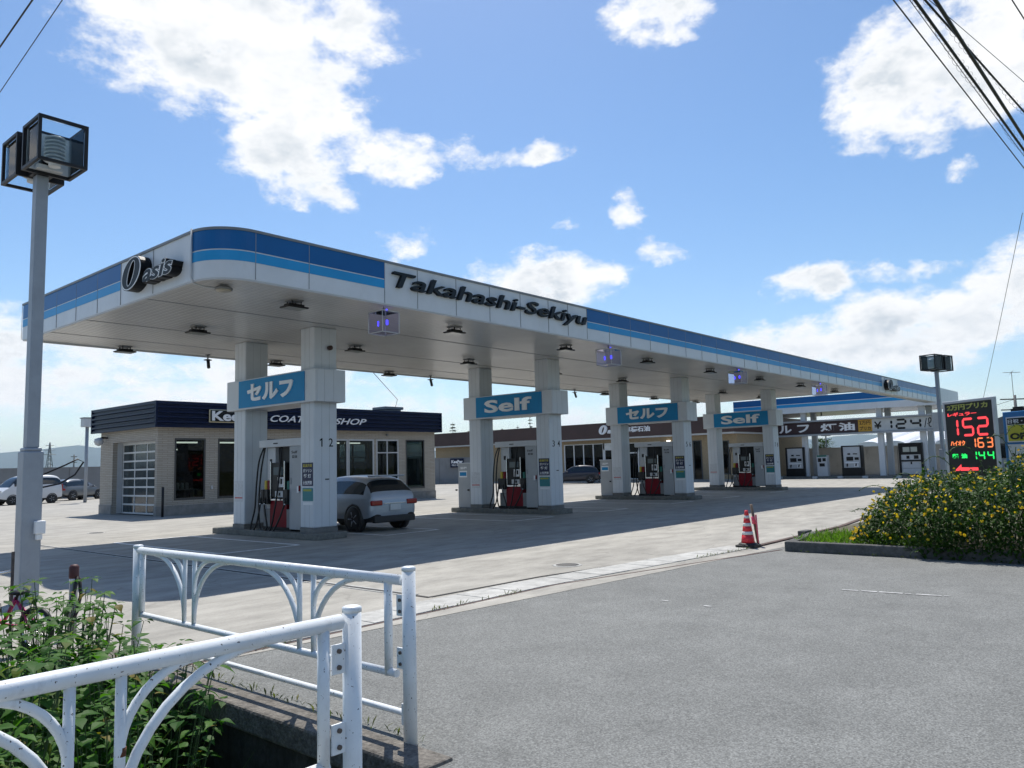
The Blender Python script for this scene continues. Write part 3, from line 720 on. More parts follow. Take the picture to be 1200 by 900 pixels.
# blue lit cubes hanging under the front edge
LED = mat('blue_led', (0.02, 0.02, 0.4), 0.4, emit=(0.06, 0.05, 1.0), estr=2.2)
cb_ = E('led_cube', 'x', 'light')
CUBG = glassmat('violet_acrylic', (0.86, 0.85, 0.97), 1.15)
s = 0.24
b = B()
for sx in (-s, s):
    for q in (-s, s):
        b.tube([(sx, q, -s), (sx, q, s)], 0.011, 6); b.tube([(sx, -s, q), (sx, s, q)], 0.011, 6); b.tube([(-s, sx, q), (s, sx, q)], 0.011, 6)
b.build('frame', LGREY, cb_)
b = B(); b.box(-s+0.012, s-0.012, -s+0.012, s-0.012, -s+0.012, s-0.012); b.build('acrylic_panel', CUBG, cb_)
b = B(); b.tube([(0, 0, s), (0, 0, 0.36)], 0.016, 6); b.build('hanger', MGREY, cb_)
b = B(); b.tube([(-0.13, 0.04, -0.08), (-0.13, 0.04, 0.03)], 0.018, 8); b.tube([(0.05, -0.05, -0.04), (0.05, -0.05, 0.07)], 0.026, 8); b.tube([(0.05, -0.04, 0.27), (0.05, -0.04, 0.32)], 0.022, 8); b.build('blue_lamp_and_reflection', LED, cb_)  # lamps inside the cube; topmost glowing tube stands in for their ceiling reflection
for k, (x, lab) in enumerate(((11.28, 'blue lit cube hanging near the rounded corner of the canopy'), (20.3, 'blue lit cube hanging under the right end of the black fascia lettering'), (29.55, 'blue lit cube hanging above bays 5 and 6'), (38.8, 'blue lit cube hanging farthest along the canopy edge'))):
    t = cb_ if k == 0 else copy_tree(cb_)
    t.location = (x, 13.40, 4.93); t['label'] = lab; t['group'] = 'blue lit cubes under the canopy edge'
    if k: t.scale = (1.15, 1.15, 1.02)

# ------------------------------------------------------------------ coating shop
BRICK = bpy.data.materials.new('beige_tile_wall'); BRICK.use_nodes = True
nt, N, L, bs = nodes_of(BRICK)
g = N.new('ShaderNodeNewGeometry'); sp = N.new('ShaderNodeSeparateXYZ'); L.new(g.outputs['Position'], sp.inputs[0])
ad = N.new('ShaderNodeMath'); ad.operation = 'ADD'; L.new(sp.outputs[0], ad.inputs[0]); L.new(sp.outputs[1], ad.inputs[1])
cmb = N.new('ShaderNodeCombineXYZ'); L.new(ad.outputs[0], cmb.inputs[0]); L.new(sp.outputs[2], cmb.inputs[1])
br = N.new('ShaderNodeTexBrick'); L.new(cmb.outputs[0], br.inputs['Vector'])
br.inputs['Color1'].default_value = (0.43, 0.397, 0.35, 1); br.inputs['Color2'].default_value = (0.37, 0.34, 0.295, 1); br.inputs['Mortar'].default_value = (0.29, 0.26, 0.215, 1)
br.inputs['Scale'].default_value = 1.0; br.inputs['Brick Width'].default_value = 0.45; br.inputs['Row Height'].default_value = 0.075; br.inputs['Mortar Size'].default_value = 0.012
L.new(br.outputs['Color'], bs.inputs['Base Color']); bs.inputs['Roughness'].default_value = 0.85
bp = N.new('ShaderNodeBump'); bp.inputs['Strength'].default_value = 0.5; bp.inputs['Distance'].default_value = 0.015
iv = N.new('ShaderNodeMath'); iv.operation = 'SUBTRACT'; iv.inputs[0].default_value = 1; L.new(br.outputs['Fac'], iv.inputs[1]); L.new(iv.outputs[0], bp.inputs['Height']); L.new(bp.outputs[0], bs.inputs['Normal'])
BASEC = mat('base_concrete', (0.24, 0.235, 0.225), 0.8, var=0.2, scale=3, dirt=0.3)
INT = mat('shop_interior', (0.035, 0.035, 0.036), 0.7, var=0.2, scale=1)
FRAMEW = mat('white_frame', (0.62, 0.63, 0.63), 0.4)
FRAMED = mat('dark_frame', (0.05, 0.052, 0.055), 0.4)
TUBEL = mat('fluorescent_tube', (0.8, 0.8, 0.75), 0.4, emit=(1.0, 0.97, 0.85), estr=2.2)
sh = E('coating_shop', 'beige tiled car coating shop with navy ribbed roof band and glazed garage door', 'building', (14.65, 31.5, 0))
so = sh.location
SX0, SX1, SY0, SY1, SZ = 14.65, 30.05, 31.5, 37.0, 3.62
wins = [(15.38, 16.68, 0.64, 3.12), (17.28, 18.7, 0.62, 3.12), (19.3, 22.5, 0.62, 3.12), (23.4, 24.1, 0.62, 3.14), (24.18, 25.75, 0.62, 3.14), (25.95, 27.4, 0.12, 3.14), (27.95, 29.25, 0.60, 3.14)]
b = B(so)
b.wall('y', SY0, SY0+0.2, SX0, SX1, 0, SZ, wins)
b.wall('x', SX0, SX0+0.2, SY0+0.2, SY1, 0, SZ, [(31.70, 35.72, -1, 3.10)])
b.wall('y', SY1-0.2, SY1, SX0+0.2, SX1, 0, SZ, [(24.5, 27.3, 1.6, 3.1), (27.6, 29.6, 0.6, 3.1)])
b.wall('x', SX1-0.2, SX1, SY0+0.2, SY1-0.2, 0, SZ, [(32.2, 34.2, 0.6, 3.1), (34.5, 36.4, 0.6, 3.1)])
b.build('wall', BRICK, sh)
b = B(so); b.box(SX0-0.02, SX1+0.02, SY0-0.03, SY0, -0.01, 0.40); b.box(SX0-0.03, SX0, SY0-0.02, 31.70, -0.01, 0.40); b.box(SX0-0.03, SX0, 35.74, SY1, -0.01, 0.40); b.build('base_course', BASEC, sh)
b = B(so); b.box(SX0+0.2, SX1-0.2, SY0+0.2, SY1-0.2, 3.3, 3.4); b.box(SX0+0.2, 23.2, SY1-0.35, SY1-0.2, 0, 3.3); b.box(23.0, 23.1, SY0+0.2, SY1-0.3, 0.02, 3.3); b.box(SX0+0.2, SX1-0.2, SY0+0.2, SY1-0.2, 0.005, 0.02); b.build('interior', INT, sh)
for (xa, xb, za, zb) in wins:
    b = B(so); t_ = 0.05
    b.box(xa-0.02, xb+0.02, SY0-0.012, SY0+0.08, zb-t_, zb+0.02); b.box(xa-0.02, xb+0.02, SY0-0.012, SY0+0.08, za-0.04, za+t_)
    b.box(xa-0.02, xa+t_, SY0-0.012, SY0+0.08, za+t_, zb-t_); b.box(xb-t_, xb+0.02, SY0-0.012, SY0+0.08, za+t_, zb-t_)
    if xa == 25.95: b.box(26.62, 26.68, SY0-0.008, SY0+0.07, za+t_, zb-t_); b.box(xa+t_, xb-t_, SY0-0.006, SY0+0.07, 2.45, 2.51)
    nm = 'door' if xa == 25.95 else 'window'
    fr = b.build(nm, FRAMED if xa < 23 or xa > 27 else LGREY, sh)
    b = B(so); b.box(xa+t_, xb-t_, SY0+0.03, SY0+0.04, za+t_, zb-t_); b.build('pane', GLASSD, fr)
for (xa, xb, za, zb) in [(24.5, 27.3, 1.6, 3.1), (27.6, 29.6, 0.6, 3.1)]:
    b = B(so); b.box(xa, xb, SY1-0.12, SY1-0.11, za, zb); p_ = b.build('rear_window', GLASSD, sh)
    b = B(so)
    for q in (0, 0.5, 1): b.box(xa+(xb-xa)*q-0.04, xa+(xb-xa)*q+0.04, SY1-0.16, SY1-0.07, za, zb)
    b.box(xa, xb, SY1-0.16, SY1-0.07, 2.3, 2.36); b.build('frame', FRAMED, p_)
for (ya, yb_) in ((32.2, 34.2), (34.5, 36.4)):
    b = B(so); b.box(SX1-0.12, SX1-0.11, ya, yb_, 0.6, 3.1); b.build('side_window', GLASSD, sh)
b = B(so)
for xa, xb in ((15.5, 16.6), (17.4, 18.6), (19.4, 21.0), (21.2, 22.4), (23.5, 24.0), (24.4, 25.3)): b.box(xa, xb, SY0+0.5, SY0+0.62, 2.96, 3.02)
for xa in (16.3, 17.7): b.box(xa, xa+0.06, SY0+1.8, SY0+1.86, 2.7, 2.76)
b.build('strip_light', TUBEL, sh)
b = B(so); b.box(15.5, 16.6, SY0+0.35, SY0+0.75, 1.0, 1.04)
b.box(15.6, 15.64, SY0+0.4, SY0+0.7, 0.3, 1.0); b.box(16.4, 16.44, SY0+0.4, SY0+0.7, 0.3, 1.0); tb = b.build('display_table', LGREY, sh)
b = B(so)
for xa in (15.75, 15.95, 16.15): b.lathe([(0, 0), (0.07, 0), (0.08, 0.18), (0.05, 0.26), (0, 0.27)], (xa, SY0+0.5, 1.041), 12)
b.build('white_jar', LETWHITE, tb)
b = B(so)
random.seed(3)
for k in range(9):
    xa = 15.45+random.random()*0.9; za = 1.3+0.17*k
    b.box(xa, xa+0.15+0.35*random.random(), SY1-0.52, SY1-0.36, za, za+0.09)
b.build('shelf_goods', mat('shelf_goods', (0.12, 0.14, 0.15), 0.5, var=0.5, scale=5), sh)
# garage door: white frame of small glass panes
b = B(so); gx = SX0+0.42
b.box(gx, gx+0.06, 31.72, 35.70, 3.02, 3.10)
b.box(SX0+0.2, gx, 31.70, 31.72, 0, 3.1); b.box(SX0+0.2, gx, 35.70, 35.72, 0, 3.1); b.box(SX0+0.2, gx, 31.72, 35.70, 3.10, 3.12)
b.build('garage_recess', LGREY, sh)
b = B(so); ys = [31.78, 32.15, 33.32, 34.49, 35.64]
for y in ys: b.box(gx, gx+0.05, y-0.03, y+0.03, 0.02, 3.02)
for k in range(9): z = 0.05+k*0.37; b.box(gx-0.006, gx+0.044, 31.75, 35.67, z-0.035, z+0.035)
gd = b.build('garage_door', FRAMEW, sh)
GLD = mat('dark_pane', (0.035, 0.05, 0.055), 0.08, var=0.3, scale=0.8)
b = B(so); b.box(gx+0.02, gx+0.03, 31.75, 35.67, 0.05, 3.0); b.build('pane', GLD, gd)
# navy ribbed parapet
b = B(so); b.box(14.46, 30.22, 31.22, 37.4, 3.63, 4.55); b.build('roof_block', NAVY, sh)
b = B(so)
b.box(14.40, 30.28, 31.16, 31.22, 4.52, 4.64); b.box(14.40, 30.28, 31.16, 31.22, 3.57, 3.66); b.box(14.40, 14.46, 31.22, 37.46, 4.52, 4.64); b.box(14.40, 14.46, 31.22, 37.46, 3.57, 3.66)
b.box(14.38, 14.46, 31.14, 31.22, 3.57, 4.64); b.box(30.22, 30.30, 31.14, 31.22, 3.57, 4.64); b.box(14.38, 14.46, 37.40, 37.48, 3.57, 4.64)
b.box(14.46, 30.22, 37.40, 37.46, 3.6, 4.64); b.box(30.22, 30.28, 31.22, 37.46, 3.57, 4.64)
for k in range(4):
    z = 3.735+k*0.20
    b.prism([(31.22, z), (31.13, z+0.03), (31.13, z+0.10), (31.22, z+0.13)], 14.46, 30.22, 'x')
    b.prism([(14.46, z), (14.37, z+0.03), (14.37, z+0.10), (14.46, z+0.13)], 31.22, 37.40, 'y')
rb = b.build('ribbed_band', NAVY, sh)
b = B(so); b.box(16.62, 19.3, 31.06, 31.13, 3.80, 4.36); b.build('sign_outline', mat('sign_cream', (0.5, 0.45, 0.3), 0.5), rb, bevel=0.05)
b = B(so); b.box(16.66, 19.26, 31.045, 31.06, 3.84, 4.32); kb = b.build('sign_backing', BLACKP, rb)
letters('sign_lettering', LETWHITE, kb, so, [text_bm('KeePer', 'y', (16.72, 31.045, 3.87), 2.4, 0.42, 0.03, bold=0.03)])
letters('sign_lettering', LETWHITE, rb, so, [text_bm('COATING', 'y', (19.55, 31.13, 3.90), 2.9, 0.30, 0.03, shear=0.35, bold=0.012)])
letters('sign_lettering', LETWHITE, rb, so, [text_bm('SHOP', 'y', (23.05, 31.13, 3.86), 1.95, 0.30, 0.03, shear=0.35, bold=0.012)])
b = B(so); b.box(27.5, 28.6, 32.6, 33.5, 4.55, 4.85); b.box(27.4, 28.7, 32.5, 33.6, 4.85, 5.0); b.build('roof_vent', MGREY, sh, bevel=0.02)
b = B(so); b.tube([(14.65, 36.3, 3.35), (14.4, 36.3, 3.35), (14.3, 36.3, 3.30)], 0.04, 8); dm = b.build('camera_arm', BLACKM, sh)
b = B(so); b.lathe([(0, 0.18), (0.17, 0.12), (0.20, 0), (0.14, -0.14), (0, -0.2)], (14.28, 36.3, 3.18), 16); b.build('dome_camera', LGREY, dm)
b = B(so); b.box(16.95, 17.03, 31.46, 31.5, 1.0, 1.14); b.build('tap_box', LGREY, sh)
b = B(so); b.tube([(26.6, 31.47, 3.36), (26.6, 31.40, 3.36)], 0.04, 8); b.box(26.54, 26.66, 31.38, 31.46, 3.38, 3.44); b.build('wall_lamp', MGREY, sh)
t = E('bollard', 'short dark post at the corner of the coating shop', 'post', (14.62, 30.9, 0)); b = B(); b.tube([(0, 0, 0), (0, 0, 1.15)], 0.05, 10); b.build('post_pipe', BLACKM, t); b = B(); b.lathe([(0.05, 1.15), (0.055, 1.16), (0.0, 1.19)], n=10); b.build('post_cap', BLACKM, t)
tag_w = B((12.0, 22.8, CZ0)); tag_w.tube([(18.6, 22.8, CZ0+0.02), (24, 27.6, 4.85), (28.2, 32.6, 4.98)], 0.012, 5); T(tag_w.build('cable', BLACKM), 'thin cable running from the canopy to the vent on the coating shop roof', 'cable')

# ------------------------------------------------------------------ brown roofed store
TAN = mat('tan_tile', (0.30, 0.235, 0.15), 0.85, var=0.15, scale=6, bump=0.2, bscale=25)
BROWN = mat('brown_fascia', (0.055, 0.026, 0.022), 0.5, var=0.15, scale=1)
st = E('brown_store', 'low store with dark brown roof band, tan walls and tall windows behind the pumps', 'building', (56.4, 25.9, 0))
o = st.location
QX, QY0, QY1 = 56.4, 25.9, 59.0
holes = [(38.15, 42.3, 0.15, 3.3), (36.9, 38.0, 1.75, 2.75), (36.9, 38.0, 0.2, 1.55), (32.6, 36.7, 0.2, 3.25), (28.9, 29.6, 0.1, 3.2), (26.6, 27.5, 0.5, 3.1)]
b = B(o); b.wall('x', QX, QX+0.25, QY0, QY1, 0, 3.6, holes); b.box(QX+0.25, 70, QY0, QY0+0.25, 0, 3.6); b.box(QX+0.25, 70, QY1-0.25, QY1, 0, 3.6); b.build('wall', TAN, st)
b = B(o); b.box(QX+4, QX+4.2, QY0+0.3, QY1-0.3, 0, 3.5); b.box(QX+0.3, QX+4, QY0+0.3, QY1-0.3, 3.4, 3.5); b.build('interior', INT, st)
b = B(o); b.box(QX-0.9, 70.5, QY0-0.25, QY1+0.6, 3.72, 5.0); b.build('roof_band', BROWN, st)
b = B(o); b.box(QX-0.85, 70.4, QY0-0.2, QY1+0.5, 3.60, 3.72); b.build('soffit_trim', LGREY, st)
for (ya, yb_, za, zb) in holes:
    b = B(o); n_ = 4 if yb_-ya > 3.5 else 1
    for k in range(n_+1):
        y = ya+(yb_-ya)*k/n_; b.box(QX-0.03, QX+0.08, y-0.05, y+0.05, za, zb)
    b.box(QX-0.025, QX+0.07, ya, yb_, zb-0.06, zb); b.box(QX-0.025, QX+0.07, ya, yb_, za, za+0.08)
    if ya == 32.6: b.box(QX-0.02, QX+0.07, ya, yb_, 2.35, 2.45)
    fr = b.build('window', FRAMEW if ya > 30 else FRAMED, st)
    b = B(o); b.box(QX+0.02, QX+0.03, ya+0.05, yb_-0.05, za+0.08, zb-0.06); b.build('pane', GLASSD, fr)
b = B(o)
b.box(QX-0.04, QX-0.0, 36.75, 38.15, 1.55, 1.75); b.box(QX-0.04, QX, 36.75, 36.9, 0.1, 3.3); b.box(QX-0.04, QX, 38.0, 38.15, 0.1, 3.3); b.box(QX-0.04, QX, 36.75, 38.15, 2.75, 3.3); b.build('white_surround', FRAMEW, st)
b = B(o); b.box(QX-0.6, QX, 25.9, 59, -0.01, 0.14); b.build('step', BASEC, st)
oasis('x', (QX-0.9, 37.9, 4.02), 2.1, 0.78, 0.10, st, o, face=LETWHITE, side=LETWHITE, edge=LETWHITE)
letters('sign_lettering', LETWHITE, st, o, [text_bm('高橋石油', 'x', (QX-0.9, 35.3, 4.10), 2.4, 0.46, 0.05, bold=0.03)])
b = B(o); b.box(QX-0.12, QX, 31.6, 31.9, 3.1, 3.3); b.build('wall_lamp', TUBEL, st)
b = B(o); b.box(QX-0.05, QX, 30.3, 30.7, 2.9, 3.3); b.build('vent_grille', LGREY, st)

# ------------------------------------------------------------------ boundary walls
WALLG = mat('boundary_wall', (0.22, 0.225, 0.23), 0.8, var=0.12, scale=0.8, world_co=True, dirt=0.2)
WALLC = mat('concrete_wall', (0.52, 0.51, 0.49), 0.85, var=0.12, scale=0.7, world_co=True, dirt=0.3)
def bwall(name, label, p, q, h, m, step=3.0, cap=0.0):
    p, q = Vector((*p, 0)), Vector((*q, 0)); d = (q-p); L_ = d.length; d.normalize(); n = Vector((-d.y, d.x, 0))*0.075
    t = E(name, label, 'wall', p)
    b = B(p); b.prism([tuple((p-n).xy), tuple((q-n).xy), tuple((q+n).xy), tuple((p+n).xy)], -0.02, h); w_ = b.build('wall_panel', m, t)
    b = B(p); k = 0.0
    while k < L_:
        c = p+d*k; nn = n*1.25
        b.prism([tuple((c-nn-d*0.02).xy), tuple((c-nn+d*0.02).xy), tuple((c+nn+d*0.02).xy), tuple((c+nn-d*0.02).xy)], -0.02, h-0.03); k += step
    b.build('panel_seam', mat('wall_seam', (0.13, 0.13, 0.13), 0.8), t)
    nn = n*1.35; b = B(p); b.prism([tuple((p-nn).xy), tuple((q-nn).xy), tuple((q+nn).xy), tuple((p+nn).xy)], h, h+0.06); b.build('wall_coping', m, t)
    return t
bwall('boundary_wall', 'long grey boundary wall behind the parked cars and the coating shop', (-30, 66.5), (56, 66.5), 2.35, WALLG)
bwall('concrete_wall', 'pale concrete wall behind the kerosene pumps', (69.5, 2.0), (69.5, 25.6), 2.35, WALLC, 4.0)
bwall('screen_wall', 'grey screen wall with a navy board between the coating shop and the brown store', (50.6, 57.9), (55.6, 52.05), 2.45, WALLG, 1.9)
sr = Vector((0.65, -0.76, 0)).normalized(); sn = Vector((-0.76, -0.65, 0)).normalized()
t = E('notice_board', 'small navy notice board on the grey screen wall between the two buildings', 'sign', (54.1, 53.6, 1.55))
o = Vector((54.1, 53.6, 1.55))
def plank(b, org, right, out, u0, u1, z0, z1, d0, d1):
    org = Vector(org); P = lambda u, d, z: org+right*u+out*d+Vector((0, 0, z))
    lo = [P(u0, d0, z0), P(u1, d0, z0), P(u1, d1, z0), P(u0, d1, z0)]; hi = [P(u0, d0, z1), P(u1, d0, z1), P(u1, d1, z1), P(u0, d1, z1)]
    A = [b.v(p) for p in lo]; Bq = [b.v(p) for p in hi]
    for k in range(4): b.bm.faces.new((A[k], A[(k+1) % 4], Bq[(k+1) % 4], Bq[k]))
    b.bm.faces.new(A); b.bm.faces.new(list(reversed(Bq)))
b = B(o); plank(b, o, sr, sn, -0.65, 0.65, 0, 0.85, 0.05, 0.20); bd = b.build('board_panel', NAVY, t)
letters('board_lettering', LETWHITE, bd, o, [text_bm('KeePer', (sr, sn), o+sr*-0.55+sn*0.20+Vector((0, 0, 0.4)), 1.1, 0.32, 0.02, bold=0.05), text_bm('PRO SHOP', (sr, sn), o+sr*-0.5+sn*0.20+Vector((0, 0, 0.14)), 1.0, 0.16, 0.02, bold=0.02)])

# ------------------------------------------------------------------ kerosene canopy, sign and pumps
KC0, KC1, KY0, KY1, KZ0, KZ1 = 61.9, 69.0, 13.2, 28.6, 5.15, 6.42
kc = E('kerosene_canopy', 'smaller canopy with blue stripes beyond the main canopy, over the kerosene pumps', 'canopy', (KC0, KY0, 0))
o = kc.location
b = B(o); b.wall('x', KC0, KC0+0.06, KY0, KY1, KZ0, KZ1, []); b.box(KC1-0.06, KC1, KY0, KY1, KZ0, KZ1); b.box(KC0+0.06, KC1-0.06, KY1-0.06, KY1, KZ0, KZ1); b.box(KC0+0.06, KC1-0.06, KY0, KY0+0.06, KZ0, KZ1); b.build('fascia', WHITE, kc)
b = B(o); b.box(KC0+0.06, KC1-0.06, KY0+0.06, KY1-0.06, KZ0+0.03, KZ0+0.1); b.build('ceiling', CEIL, kc)
b = B(o); b.box(KC0-0.008, KC0, KY0, KY1-0.02, 5.92, 6.40); b.build('dark_blue_stripe', DBLUE, kc)
b = B(o); b.box(KC0-0.008, KC0, KY0, KY1-0.02, 5.63, 5.87); b.build('light_blue_stripe', LBLUE, kc)
for y in (14.4, 17.3, 23.0):
    for x in (62.4, 64.6):
        b = B(o); b.box(x, x+0.36, y-0.2, y+0.2, 0.0, KZ0+0.03); b.build('pillar', PILLAR, kc, bevel=0.02)
b = B(o)
for y in (21.5, 24.6): b.tube([(62.3, y, KZ0), (62.3, y, KZ0-0.3)], 0.05, 8)
b.build('lamp_stub', BLACKM, kc)
ks = E('kerosene_sign', 'long kerosene price sign reading セルフ灯油 ¥124 between the pillars', 'sign', (62.0, 13.3, 3.42))
o = ks.location
b = B(o); b.box(61.95, 62.38, 13.6, 27.5, 4.40, 4.52); b.box(61.95, 62.38, 13.6, 27.5, 3.30, 3.42); b.box(62.2, 62.38, 13.6, 27.5, 3.42, 4.40); b.box(61.9, 62.5, 12.95, 13.6, 3.25, 4.6); b.build('sign_box', GREYP, ks)
b = B(o); b.box(62.16, 62.2, 18.75, 27.4, 3.46, 4.38); mp2 = b.build('maroon_panel', mat('maroon_panel', (0.035, 0.014, 0.016), 0.5), ks)
for c, y, w_ in (('セ', 26.3, 1.0), ('ル', 24.9, 1.05), ('フ', 23.4, 0.95), ('灯', 21.6, 1.25), ('油', 20.2, 1.2)): letters('sign_lettering', LETWHITE, mp2, o, [text_bm(c, 'x', (62.16, y, 3.60), w_, 0.62, 0.02, bold=0.035)])
b = B(o); b.box(62.16, 62.2, 17.75, 18.75, 3.46, 4.38); op = b.build('orange_panel', mat('sign_orange', (0.55, 0.30, 0.03), 0.5), ks)
letters('sign_lettering', BLACKP, op, o, [text_bm('2万円', 'x', (62.16, 18.66, 3.98), 0.8, 0.3, 0.01, bold=0.02)])
letters('sign_lettering', BLACKP, op, o, [text_bm('プリカ', 'x', (62.16, 18.66, 3.56), 0.8, 0.3, 0.01, bold=0.02)])
b = B(o); b.box(62.16, 62.2, 13.6, 17.75, 3.46, 4.38); wp = b.build('price_panel', mat('price_white', (0.5, 0.52, 0.52), 0.4), ks)
SEG = {'0': 'abcdef', '1': 'bc', '2': 'abged', '3': 'abgcd', '4': 'fgbc', '5': 'afgcd', '6': 'afgedc'}
def digit(b, ch, org, right, out, w, h, t, d, lean=0.0):
    org = Vector(org)
    def bar(u0, w0, u1, w1):
        dv = Vector((u1-u0, w1-w0)); l = dv.length; dv /= l; nv = Vector((-dv.y, dv.x))*t/2; e = dv*t*0.55; s_, f_ = Vector((u0, w0))+dv*t*0.08, Vector((u1, w1))-dv*t*0.08
        pts = [s_, s_+e*0.9+nv, f_-e*0.9+nv, f_, f_-e*0.9-nv, s_+e*0.9-nv]
        A = [b.v(org+right*(p.x+lean*p.y)+Vector((0, 0, p.y))) for p in pts]; C = [b.v(org+right*(p.x+lean*p.y)+Vector((0, 0, p.y))+out*d) for p in pts]
        for k in range(6): b.bm.faces.new((A[k], A[(k+1) % 6], C[(k+1) % 6], C[k]))
        b.bm.faces.new(C); b.bm.faces.new(list(reversed(A)))
    S = dict(a=(0, h, w, h), b=(w, h/2, w, h), c=(w, 0, w, h/2), d=(0, 0, w, 0), e=(0, 0, 0, h/2), f=(0, h/2, 0, h), g=(0, h/2, w, h/2))
    for c in SEG[ch]: bar(*S[c])
b = B(o); XR, XO = Vector((0, -1, 0)), Vector((-1, 0, 0))
for ch, y, w in (('1', 16.55, 0.15), ('2', 16.05, 0.62), ('4', 15.05, 0.6)):
    b = B(o); digit(b, ch, (62.16, y, 3.60), XR, XO, w, 0.62, 0.15, 0.01); b.build('price_digit', BLACKP, wp)
letters('sign_lettering', BLACKP, wp, o, [text_bm('¥', 'x', (62.16, 17.62, 3.62), 0.55, 0.55, 0.01, bold=0.02), text_bm('/ℓ', 'x', (62.16, 14.2, 3.58), 0.5, 0.7, 0.01)])
t = E('kerosene_island', 'low dark concrete platform under the kerosene pumps', 'pump island', (63.5, 18, 0)); b = B(t.location); b.box(61.6, 66.5, 12.6, 27.4, -0.01, 0.15); b.build('island_slab', ISM, t, bevel=0.03)
b = B(t.location)
for y in (14.2, 16.0, 18.3, 20.1, 22.0, 24.8): b.box(61.35, 61.6, y-0.18, y+0.18, -0.01, 0.16)
b.build('kerb_block', LGREY, t, bevel=0.02)
kp = E('kerosene_pump', 'x', 'fuel pump')
b = B(); b.box(-0.3, 0.35, -0.75, 0.75, 0.0, 0.62); b.box(-0.25, 0.35, -0.75, -0.62, 0.62, 2.30); b.box(-0.25, 0.35, 0.62, 0.75, 0.62, 2.30); b.box(-0.2, 0.35, -0.62, 0.62, 2.2, 2.30); b.build('pump_body', BLACKP, kp, bevel=0.02)
b = B(); b.box(-0.18, 0.3, -0.62, 0.62, 0.62, 2.2); fp = b.build('front_panel', LGREY, kp)
b = B(); b.box(-0.20, -0.18, -0.1, 0.4, 1.15, 1.45); b.box(-0.20, -0.18, -0.5, -0.2, 1.2, 1.4); b.box(-0.2, -0.18, 0.1, 0.3, 1.6, 1.72); b.box(-0.2, -0.18, -0.4, -0.1, 1.62, 1.7); b.build('screen', BLACKP, fp)
b = B(); b.box(-0.23, -0.18, -0.5, 0.5, 0.95, 1.05); b.box(-0.25, -0.18, -0.45, -0.15, 0.66, 0.9); b.build('tray', LETWHITE, fp)
b = B(); b.tube([(-0.22, -0.3, 0.92), (-0.32, -0.3, 0.75)], 0.05, 8); b.tube([(-0.22, 0.35, 0.92), (-0.3, 0.35, 0.72)], 0.05, 8); b.build('nozzle', RUBBER, kp)
kp.location = (62.4, 23.75, 0.15); kp['label'] = 'left kerosene pump with grey front, next to the farthest pillar of the main canopy'; kp['group'] = 'kerosene pumps'
t = copy_tree(kp); t.location = (62.4, 19.4, 0.15); t['label'] = 'kerosene pump with grey front, between the kiosk and the white pillars'
t = E('kerosene_dispenser', 'dark framed kerosene dispenser with twin dials, right of the white pillars', 'fuel pump', (62.4, 15.25, 0.15))
b = B(); b.box(-0.3, 0.35, -0.8, -0.66, 0, 2.35); b.box(-0.3, 0.35, 0.66, 0.8, 0, 2.35); b.box(-0.3, 0.35, -0.66, 0.66, 2.2, 2.35); b.box(-0.3, 0.35, -0.66, 0.66, 0, 0.08); b.box(-0.26, 0.3, -0.66, 0.66, 1.5, 2.2); b.box(-0.28, 0.3, -0.66, 0.66, 1.0, 1.12); b.build('pump_frame', BLACKP, t, bevel=0.02)
b = B(); b.box(-0.22, 0.3, -0.66, 0.66, 0.08, 1.0); b.box(-0.22, 0.3, -0.66, 0.66, 1.12, 1.5); b.build('front_panel', LGREY, t)
b = B(); b.box(-0.28, -0.26, 0.05, 0.5, 1.7, 2.05); b.box(-0.28, -0.26, -0.45, -0.02, 1.7, 2.05); b.build('dial', mat('dial_cream', (0.42, 0.44, 0.38), 0.4), t)
b = B(); b.box(-0.24, -0.22, 0.1, 0.3, 1.2, 1.42); b.box(-0.24, -0.22, -0.5, -0.2, 1.18, 1.44); b.box(-0.24, -0.22, -0.05, 0.05, 0.8, 0.98); b.box(-0.226, -0.22, -0.6, 0.6, 0.5, 0.52); b.build('screen', BLACKP, t)
t = E('payment_kiosk', 'slim grey payment kiosk with green heading between two kerosene pumps', 'kiosk', (62.3, 21.6, 0.15))
b = B(); b.box(-0.25, 0.25, -0.4, 0.4, 0, 1.6); kb = b.build('kiosk_body', LGREY, t, bevel=0.02)
b = B(); b.box(-0.27, -0.25, -0.36, 0.36, 1.5, 1.62); b.build('green_heading', GREENP, t)
b = B(); b.box(-0.27, -0.25, 0.05, 0.3, 1.1, 1.4); b.box(-0.27, -0.25, -0.3, -0.05, 1.15, 1.4); b.box(-0.27, -0.25, -0.2, 0.2, 0.75, 1.0); b.build('screen', BLACKP, t)

